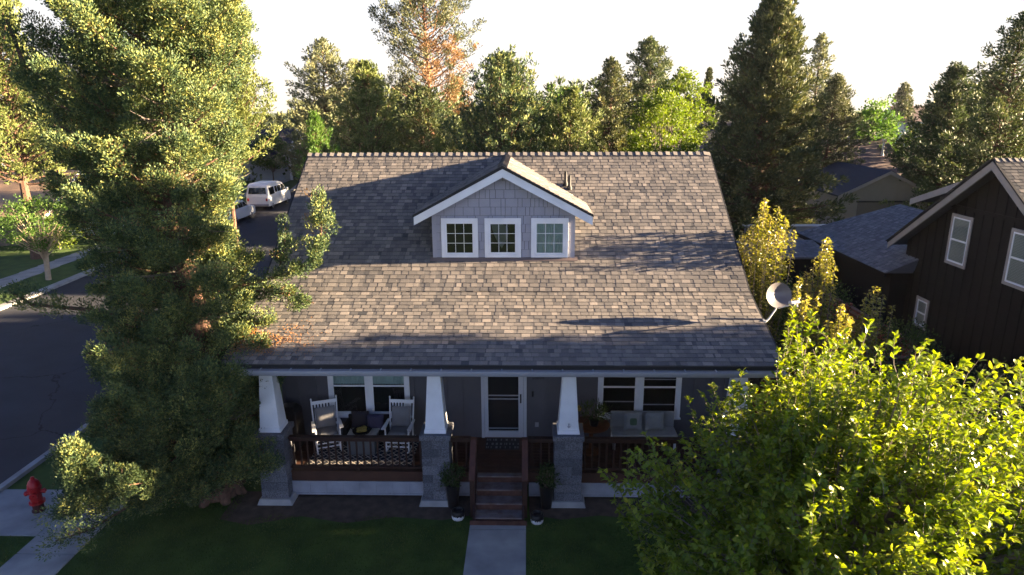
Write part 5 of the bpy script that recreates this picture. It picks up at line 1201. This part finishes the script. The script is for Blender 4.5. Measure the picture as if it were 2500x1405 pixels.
    for b in range(34):
        mb = MB(); h = rr.uniform(1.2, 9.5); az = rr.uniform(-PI, PI * .3); p = limb(tp(h), az, reach(az, h) * rr.uniform(.6, .95), rr.uniform(-.3, .3), rr.uniform(-.2, .6), 7); mb.tube(p, [.022, .02, .017, .014, .011, .008, .004], 5, caps=False)
        for k in range(4): q = limb(p[3 + k % 3], az + rr.uniform(-1.2, 1.2), rr.uniform(.2, .5), rr.uniform(-.3, .5), .3, 4); mb.tube(q, [.009, .007, .005, .003], 4, caps=False)
        mb.build('dead_branch', M['greybark'], t)
    sel = rng.random(len(C)) < .045; P, Dd, cv = clump_points(C[sel] * np.array([.93, .93, 1]), R[sel], D[sel], 30, rng); n = len(P)
    V, F = tufts(P, Dd, rng.uniform(.04, .08, n), rng.uniform(.014, .026, n), rng); np_mesh('dry_foliage', V, F, rng.random(n), M['deadneedle'], t)
big_juniper()

# ------------------------------------------------------------------ the apple tree in front, right
def apple_tree():
    rng = np.random.default_rng(5); rr = random.Random(5); base = np.array([6.05, -4.4, 0.0])
    t = thing('apple_tree', 'leafy apple tree in front of the right side of the porch, top leaves sunlit', 'tree', tuple(base))
    mb = MB(); mb.tube([(0, 0, -.05), (.05, 0, .6), (.0, .1, 1.2)], [.2, .15, .13], 10); T = []
    P_, D_, V_ = [], [], []
    def env(d):
        """crown radius towards the unit vector d"""
        rx = 3.0 if d[0] < 0 else 3.6; ry = 2.7 if d[1] > 0 else 2.6; rz = 2.5 if d[2] > 0 else 2.5
        r = 1 / math.sqrt((d[0] / rx) ** 2 + (d[1] / ry) ** 2 + (d[2] / rz) ** 2)
        az = math.atan2(d[1], d[0]); r *= 1 + .13 * math.sin(3 * az + 4 * d[2]) + .11 * math.sin(7 * az - 5 * d[2] + 1) + .05 * math.sin(13 * az + 9 * d[2])
        if d[0] < 0 and d[2] > 0: r *= 1 - .44 * (-d[0]) * d[2] * 2
        return r
    cz = 2.75
    shoots = 2600
    for i in range(shoots):
        d = norm(rng.normal(size=3)); 
        if d[2] < -.75: continue
        r = env(d) * (.45 + .55 * rng.random() ** .45); tip = np.array([0, 0, cz]) + d * r
        if tip[2] < .25: continue
        # a shoot: starts inside, arcs outward and up
        ln = rr.uniform(.45, .95); dirv = norm(d * .8 + np.array([0, 0, .75]) + rng.normal(0, .35, 3)); st = tip - dirv * ln
        k = 5; pts = [st + dirv * ln * j / k + np.array([0, 0, -.06 * math.sin(PI * j / k)]) + rng.normal(0, .01, 3) for j in range(k + 1)]
        mb.tube(pts, [.006, .005, .004, .004, .003, .002], 3, caps=False)
        if i % 5 == 0:
            a = np.array([0, 0, 1.0 + rr.random() * .6]); mid = (a + st) / 2 + np.array([0, 0, -.15]); mb.tube([a, mid, st], [.045, .028, .009], 5, caps=False)
        m = int(ln * 40); f = np.sort(rng.random(m)); 
        for q in f:
            x = q * k; j = min(int(x), k - 1); p = pts[j] * (1 - (x - j)) + pts[j + 1] * (x - j); sd_ = norm(np.cross(dirv, rng.normal(size=3)))
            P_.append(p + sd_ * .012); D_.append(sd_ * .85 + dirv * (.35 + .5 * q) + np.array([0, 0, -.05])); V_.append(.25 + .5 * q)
        for z in range(3): P_.append(pts[-1]); D_.append(dirv + rng.normal(0, .45, 3)); V_.append(.85)
    mb.build('trunk', M['greybark'], t, smooth=True)
    P = np.array(P_); D = np.array(D_); n = len(P); print('apple leaves', n)
    V, F = leaves(P, D, rng.uniform(.06, .125, n), rng.uniform(.036, .074, n), rng, upbias=.75, curl=.35)
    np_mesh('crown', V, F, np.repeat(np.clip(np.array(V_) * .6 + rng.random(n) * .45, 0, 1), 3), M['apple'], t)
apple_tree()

# ------------------------------------------------------------------ pears and shrubs along the right side
def pear(loc, h, r, seed, label, n_sh=26, zlow=.6, spread=.25, leafm='pear', lean=(0, 0)):
    rng = np.random.default_rng(seed); rr = random.Random(seed); t = thing('pear_tree', label, 'tree', loc, 0, 'upright pear trees beside the roof'); mb = MB(); P_, D_, V_ = [], [], []
    mb.tube([(0, 0, -.05), (0, 0, h * .25)], [.09, .07], 8)
    for i in range(n_sh):
        a = rr.uniform(0, 2 * PI); q = rr.random() ** .6; x, y = r * q * math.cos(a), r * q * math.sin(a); top = h * (1 - .30 * q ** 1.3 * rr.uniform(.4, 1.3)); s = [np.array([x * .12, y * .12, h * .15]), np.array([x * .75, y * .75, h * .42]), np.array([x, y, h * .62]), np.array([x * 1.08 + lean[0], y * 1.08 + lean[1], top])]
        mb.tube(s, [.03, .02, .013, .004], 5, caps=False)
        L = top - zlow; m = int(L * 62)
        for k in range(m):
            z = zlow + L * (k + rr.random()) / m; f = max(0, (z - h * .15) / (top - h * .15)); x_ = np.interp(f, [0, .33, .6, 1], [s[0][0], s[1][0], s[2][0], s[3][0]]); y_ = np.interp(f, [0, .33, .6, 1], [s[0][1], s[1][1], s[2][1], s[3][1]])
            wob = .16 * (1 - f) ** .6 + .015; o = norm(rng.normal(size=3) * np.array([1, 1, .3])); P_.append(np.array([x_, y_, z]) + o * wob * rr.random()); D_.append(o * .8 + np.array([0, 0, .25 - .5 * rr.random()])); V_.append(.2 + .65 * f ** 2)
    mb.build('trunk', M['greybark'], t, smooth=True); P = np.array(P_); n = len(P)
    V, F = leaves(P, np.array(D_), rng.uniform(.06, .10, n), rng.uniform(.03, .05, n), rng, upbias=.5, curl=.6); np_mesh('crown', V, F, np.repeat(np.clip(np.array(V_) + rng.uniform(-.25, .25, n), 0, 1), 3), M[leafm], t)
    return t
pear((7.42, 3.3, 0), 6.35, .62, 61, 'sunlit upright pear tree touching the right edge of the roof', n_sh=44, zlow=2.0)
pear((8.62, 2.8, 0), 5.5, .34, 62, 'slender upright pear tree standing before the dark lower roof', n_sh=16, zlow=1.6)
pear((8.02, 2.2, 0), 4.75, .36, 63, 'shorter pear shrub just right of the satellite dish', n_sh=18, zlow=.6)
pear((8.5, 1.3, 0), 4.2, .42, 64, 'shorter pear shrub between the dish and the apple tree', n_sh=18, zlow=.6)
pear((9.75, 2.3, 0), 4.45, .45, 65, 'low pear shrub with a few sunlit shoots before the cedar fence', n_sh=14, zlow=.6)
for i, (x, y, h, r, lab) in enumerate(((9.6, 5.4, 3.9, 1.3, 'dark rounded shrub behind the slender pear tree'), (8.3, 6.4, 3.4, 1.1, 'dark shrub at the foot of the tall pear tree'), (10.9, 3.0, 3.2, 1.2, 'dark leafy shrub in the corner of the cedar fence'), (9.4, .3, 2.8, 1.2, 'dark shrub below the satellite dish'), (7.9, .6, 2.3, .9, 'low dark shrub against the right side of the house'))):
    broadleaf('shrub', lab, 'shrub', (x, y, 0), h, r, r, .3, 70 + i, M['shrub'], nc=150, per=46, leaf=(.075, .045), clump=.3, trunk_r=.05, stems=3, group='dark shrubs along the right side yard')
for i, (x, y, h, r, lab) in enumerate(((12.9, .8, 2.6, 1.5, 'large dark shrub at the foot of the dark house'), (11.6, -1.2, 2.2, 1.3, 'dark bush in the lower right corner behind the apple tree'), (13.1, 3.0, 1.9, .9, 'small dark shrub against the dark house wall'))):
    broadleaf('shrub', lab, 'shrub', (x, y, 0), h, r, r, .2, 80 + i, M['juniperdark'], nc=160, per=44, leaf=(.07, .04), clump=.32, trunk_r=.05, stems=3, group='dark shrubs by the neighbour')

# ------------------------------------------------------------------ trees behind the house
BG = 'trees beyond the ridge of the house'
fir = lambda s: (1 - s) ** .85 * min(1, .6 + s * 4)
colm = lambda s: min(1, .55 + 2.2 * s) * (1 - s ** 2.6) * .95 + .05
jun = lambda s: min(1, .85 + 1.2 * s) * (1 - s) ** .58 * 1.3
conifer('fir_tree', 'tall broad fir right of the roof, the largest tree behind the house', 'tree', (13.5, 22, 0), 13.5, 3.0, 101, M['spruce'], nb=420, per=44, tuft=(.20, .07), clump=.34, prof=jun, elev=(-.35, .7), curve=.55, t0=.04, group=BG, step=.34, ragged=.22, dirw=.9)
rng_t2 = random.Random(4)
def dead_t2(p): return 8.0 < p[2] < 13.2 and p[0] > -.3 and rng_t2.random() < .72
conifer('pine_tree', 'very tall sparse pine with rust-coloured dead branches behind the roof', 'tree', (-5.9, 40, 0), 18.6, 3.8, 102, M['pine'], M['pinebark'], nb=150, per=60, tuft=(.20, .07), clump=.52, prof=lambda s: .95 if s < .72 else .95 * (1 - (s - .72) / .36), elev=(-.15, .5), curve=.7, t0=.40, group=BG, step=.55, ragged=.4, dead=dead_t2, inner=.5, trunk_r=.3)
conifer('juniper_tree', 'wide olive juniper filling the foot of the tall sparse pine', 'tree', (-6.2, 37.5, 0), 9.6, 4.2, 103, M['juniperdark'], nb=170, per=30, tuft=(.22, .09), clump=.42, prof=jun, group=BG)
conifer('juniper_tree', 'yellow-lit high-crowned juniper just right of the top of the big front juniper', 'tree', (-10.2, 13.4, 0), 11.8, 3.5, 104, M['juniperyellow'], M['bark'], trunk_r=.13, nb=170, per=60, tuft=(.11, .045), clump=.34, prof=lambda s: min(1, .5 + 2.0 * max(0, s - .45)) * max(0, 1 - s) ** .5 * 1.3, t0=.48, group=BG, elev=(.0, .9), curve=.7, step=.3)
conifer('pine_tree', 'pale thin-topped pine left of the yellow junipers', 'tree', (-18.6, 55, 0), 14.6, 4.2, 105, M['palepine'], M['pinebark'], nb=130, per=26, tuft=(.32, .10), clump=.5, prof=jun, group=BG)
conifer('pine_tree', 'second pale pine, shorter, right of the thin-topped one', 'tree', (-15.2, 54, 0), 12.6, 3.8, 106, M['palepine'], M['pinebark'], nb=110, per=26, tuft=(.32, .10), clump=.5, prof=jun, group=BG)
conifer('juniper_tree', 'yellow-green juniper left of the tall sparse pine', 'tree', (-9.3, 34, 0), 11.1, 3.5, 107, M['juniperyellow'], nb=190, per=30, tuft=(.20, .08), clump=.38, prof=jun, group=BG, elev=(0, .8), curve=.7)
conifer('juniper_tree', 'bright low juniper above the left end of the ridge', 'tree', (-11.4, 29, 0), 7.9, 1.7, 108, M['green'], nb=130, per=28, tuft=(.18, .07), clump=.34, prof=jun, group=BG, elev=(.2, .9))
conifer('juniper_tree', 'dense dark green juniper with spiky top behind the dormer', 'tree', (.15, 33, 0), 11.3, 4.4, 109, M['juniper'], nb=250, per=30, tuft=(.20, .08), clump=.38, prof=jun, group=BG, elev=(.1, .9), curve=.6, top_spikes=3)
conifer('juniper_tree', 'smaller olive juniper right of the dense green one', 'tree', (4.3, 31.5, 0), 9.2, 3.2, 110, M['juniperyellow'], nb=160, per=28, tuft=(.19, .08), clump=.34, prof=jun, group=BG, elev=(.1, .9))
broadleaf('leafy_tree', 'pale green leafy tree peeping above the olive juniper', 'tree', (4.7, 50, 0), 11.0, 3.0, 2.6, 2.0, 111, M['green'], nc=200, per=34, leaf=(.26, .18), clump=.55, trunk_r=.15, group=BG, egg=.25)
conifer('fir_tree', 'narrow dark conifer in the gap right of the pale leafy tree', 'tree', (8.5, 45, 0), 12.1, 2.5, 112, M['spruce'], nb=170, per=28, tuft=(.24, .10), clump=.36, prof=jun, group=BG)
conifer('fir_tree', 'tall dark conifer with a two-pointed top left of the yellow-green tree', 'tree', (13.6, 55, 0), 14.6, 3.6, 113, M['juniperdark'], nb=190, per=28, tuft=(.28, .11), clump=.5, prof=jun, group=BG, ragged=.4)
broadleaf('leafy_tree', 'taller yellow-green tree behind the brightest one', 'tree', (14.6, 47, 0), 12.0, 2.8, 2.5, 2.0, 114, M['maple'], nc=240, per=36, leaf=(.24, .16), clump=.5, trunk_r=.15, group=BG, egg=.35)
broadleaf('leafy_tree', 'brightest yellow-green leafy tree behind the right half of the roof', 'tree', (10.7, 34, 0), 9.6, 2.5, 2.4, 1.2, 115, M['maple'], nc=300, per=44, leaf=(.18, .12), clump=.42, trunk_r=.13, group=BG, egg=.3)
conifer('cypress_tree', 'slim dark cypress left of the tall fir', 'tree', (20.4, 60, 0), 12.0, 1.1, 116, M['spruce'], nb=120, per=26, tuft=(.26, .12), clump=.36, prof=jun, group=BG, elev=(.7, 1.1))
conifer('pine_tree', 'grey-green pine showing behind the right flank of the tall fir', 'tree', (27.6, 50, 0), 14.3, 1.9, 117, M['palepine'], nb=110, per=26, tuft=(.28, .10), clump=.42, prof=jun, group=BG)
conifer('pine_tree', 'hazy grey pine right of the tall fir', 'tree', (34.4, 62, 0), 11.4, 2.6, 118, M['palepine'], nb=100, per=24, tuft=(.30, .12), clump=.45, prof=jun, group=BG)
conifer('juniper_tree', 'brownish juniper with sunlit right side above the brown roof', 'tree', (24.0, 38.5, 0), 10.3, 2.6, 119, M['pine'], nb=170, per=30, tuft=(.20, .08), clump=.38, prof=jun, group=BG)
broadleaf('leafy_tree', 'bright green leafy tree right of the brownish juniper', 'tree', (31.2, 46, 0), 9.4, 1.9, 1.9, 1.5, 120, M['green'], nc=180, per=32, leaf=(.24, .16), clump=.5, trunk_r=.14, group=BG, egg=.2)
broadleaf('leafy_tree', 'dull olive leafy tree beyond the garage roof', 'tree', (33.0, 43, 0), 6.8, 2.2, 2.0, 1.0, 121, M['shrub'], nc=160, per=30, leaf=(.22, .15), clump=.5, trunk_r=.14, group=BG)
conifer('pine_tree', 'tiny hazy pine on the horizon above a pale far roof', 'tree', (78.6, 130, 0), 12.4, 2.2, 122, M['spruce'], nb=70, per=22, tuft=(.6, .24), clump=.7, prof=jun, group=BG)
conifer('juniper_tree', 'dark broad conifer above the roof of the dark house', 'tree', (28.0, 30.5, 0), 10.6, 2.6, 123, M['juniperdark'], nb=230, per=30, tuft=(.20, .08), clump=.4, prof=jun, group=BG)
conifer('juniper_tree', 'tall conifer cut by the right edge of the picture', 'tree', (27.4, 25, 0), 12.9, 2.7, 124, M['juniperdark'], nb=230, per=32, tuft=(.18, .07), clump=.4, prof=jun, group=BG, ragged=.4)
conifer('juniper_tree', 'dark conifer mass low between the garage and the dark gable', 'tree', (30.6, 29.0, 0), 7.6, 2.4, 125, M['juniperdark'], nb=190, per=30, tuft=(.18, .07), clump=.4, prof=jun, group=BG)
conifer('juniper_tree', 'second dark conifer behind the dark gable', 'tree', (32.2, 33, 0), 9.6, 2.8, 126, M['spruce'], nb=190, per=30, tuft=(.20, .08), clump=.4, prof=jun, group=BG)
# left edge, across the street
conifer('juniper_tree', 'tall golden-lit juniper filling the upper left corner across the street', 'tree', (-26.6, 24, .08), 15.5, 3.0, 130, M['juniperyellow'], nb=230, per=40, tuft=(.18, .07), clump=.42, prof=jun, t0=.27, group=BG, elev=(-.1, .8), ragged=.35)
conifer('juniper_tree', 'golden juniper at the left edge above the tan roof', 'tree', (-30.5, 40, 0), 13.0, 3.2, 131, M['juniperyellow'], nb=190, per=28, tuft=(.26, .10), clump=.45, prof=jun, group=BG)
conifer('pine_tree', 'thin dark pine at the top left corner', 'tree', (-36.0, 47, 0), 17.5, 3.0, 132, M['pine'], M['pinebark'], nb=120, per=26, tuft=(.30, .11), clump=.5, prof=jun, group=BG)
conifer('juniper_tree', 'juniper behind the street tree at the left edge', 'tree', (-26.4, 35.2, 0), 6.6, 1.7, 133, M['juniperdark'], nb=120, per=28, tuft=(.2, .08), clump=.4, prof=jun, group=BG)
broadleaf('street_tree', 'small leafy tree with a pale sunlit forked trunk on the far verge', 'tree', (-22.6, 19.0, .08), 4.3, 2.0, 1.9, 1.4, 134, M['green'], M['paletrunk'], nc=170, per=44, leaf=(.11, .07), clump=.34, trunk_r=.095, group='street trees', stems=2)
broadleaf('street_tree', 'rounded green tree on a thin trunk beyond the white van', 'tree', (-28.6, 66.0, .08), 5.7, 2.4, 2.3, 1.0, 135, M['green'], nc=200, per=36, leaf=(.2, .13), clump=.42, trunk_r=.09, group='street trees', egg=.25)
broadleaf('shrub', 'dark shrub mass beside the pale blue house', 'shrub', (-24.4, 71, 0), 3.0, 1.6, 1.6, .1, 136, M['shrub'], nc=90, per=32, leaf=(.2, .13), clump=.42, trunk_r=.09)
broadleaf('shrub', 'bright lime shrub in front of the white railing', 'shrub', (-27.2, 26.6, .08), 2.1, 1.3, 1.2, .2, 137, M['maple'], nc=90, per=36, leaf=(.13, .09), clump=.32, trunk_r=.05)
for i, (x, y, h, r, lab) in enumerate(((-8.6, 21, 5.6, .7, 'small golden juniper tip just above the ridge, left of the pine'), (-2.9, 21, 5.9, .75, 'bright little juniper tip above the ridge, left of the dormer'))):
    conifer('juniper_tree', lab, 'tree', (x, y, 0), h + .75, r + .35, 140 + i, M['juniperyellow'], nb=80, per=28, tuft=(.12, .05), clump=.26, prof=jun, group='juniper tips above the ridge', elev=(.2, 1))
# far belts of wood closing the horizon
def wood(name, label, pts, seed, leafm, hh=(6.5, 8.5)):
    rng = np.random.default_rng(seed); rr = random.Random(seed); C, R, D = [], [], []
    for (xa, xb, y, k) in pts:
        for i in range(k):
            x = xa + (xb - xa) * (i + rr.random()) / k; h = rr.uniform(*hh); yy = y + rr.uniform(-6, 6)
            for j in range(16): f = j / 16; C.append((x + rr.gauss(0, 1.2) * (1 - f * .7), yy + rr.gauss(0, 1), h * (f + .04))); R.append(1.3 * (1.1 - .75 * f)); D.append((0, 0, 1.0))
    P, Dd, cv = clump_points(np.array(C), np.array(R), np.array(D), 30, rng); n = len(P)
    V, F = tufts(P, Dd, rng.uniform(.35, .8, n), rng.uniform(.2, .4, n), rng); tag(np_mesh(name, V, F, cv * .6 + rng.random(n) * .4, leafm), label, 'wood', kind='stuff')
wood('far_wood', 'distant belt of dark trees along the horizon', [(-75, 150, 150, 90), (-60, 60, 112, 60)], 7, M['spruce'], (6.0, 9.0))
wood('near_wood', 'belt of shaded trees closing the gaps behind the neighbouring houses', [(-55, -32, 60, 14), (-24, -12, 70, 10), (-24, 8, 64, 40), (8, 34, 68, 30), (40, 62, 52, 16), (30, 44, 36, 9)], 8, M['juniperdark'], (8.0, 11.2))

# ------------------------------------------------------------------ unseen trees and house added past the right edge to shade yard and street
conifer('pine_tree', 'unseen narrow tall conifer past the right edge, added to shade porch roof and juniper', 'tree', (19.0, -.40, 0), 11.2, 1.2, 151, M['juniperdark'], nb=230, per=40, tuft=(.24, .12), clump=.36, prof=lambda s: .85 if s < .85 else .85 * (1 - (s - .85) / .2), t0=.15, group='unseen trees added for shade')
gable_house('distant_house', 'unseen neighbouring house past the right edge, added to shade the lawn', 18.5, 28, -16, -.9, 4.2, 6.1, 'garagesiding', 'darkroof', ridge='y')
conifer('fir_tree', 'unseen conifer past the right edge by the dark house, added to shade the street', 'tree', (26.5, 12.5, 0), 11.5, 3.2, 153, M['juniperdark'], nb=150, per=34, tuft=(.30, .14), clump=.5, prof=jun, group='unseen trees added for shade')
conifer('fir_tree', 'unseen conifer past the right edge behind the dark wing, added to shade the street', 'tree', (31.5, 19.5, 0), 12.0, 3.2, 154, M['juniperdark'], nb=150, per=34, tuft=(.30, .14), clump=.5, prof=jun, group='unseen trees added for shade')

# ------------------------------------------------------------------ evening haze
mb = MB(); mb.box(-330, -60, -1.2, 330, 330, 24.0)
hm = bpy.data.materials.new('evening_haze'); hm.use_nodes = True; hn = hm.node_tree; hn.nodes.remove(hn.nodes['Principled BSDF'])
pv = hn.nodes.new('ShaderNodeVolumePrincipled'); pv.inputs['Color'].default_value = (.95, .96, 1, 1); pv.inputs['Density'].default_value = 0.00009; pv.inputs['Anisotropy'].default_value = 0.2
hn.links.new(pv.outputs[0], hn.nodes['Material Output'].inputs['Volume'])
hz = mb.build('haze', hm); hz['kind'] = 'stuff'; hz['label'] = 'thin pale evening haze over the far trees'
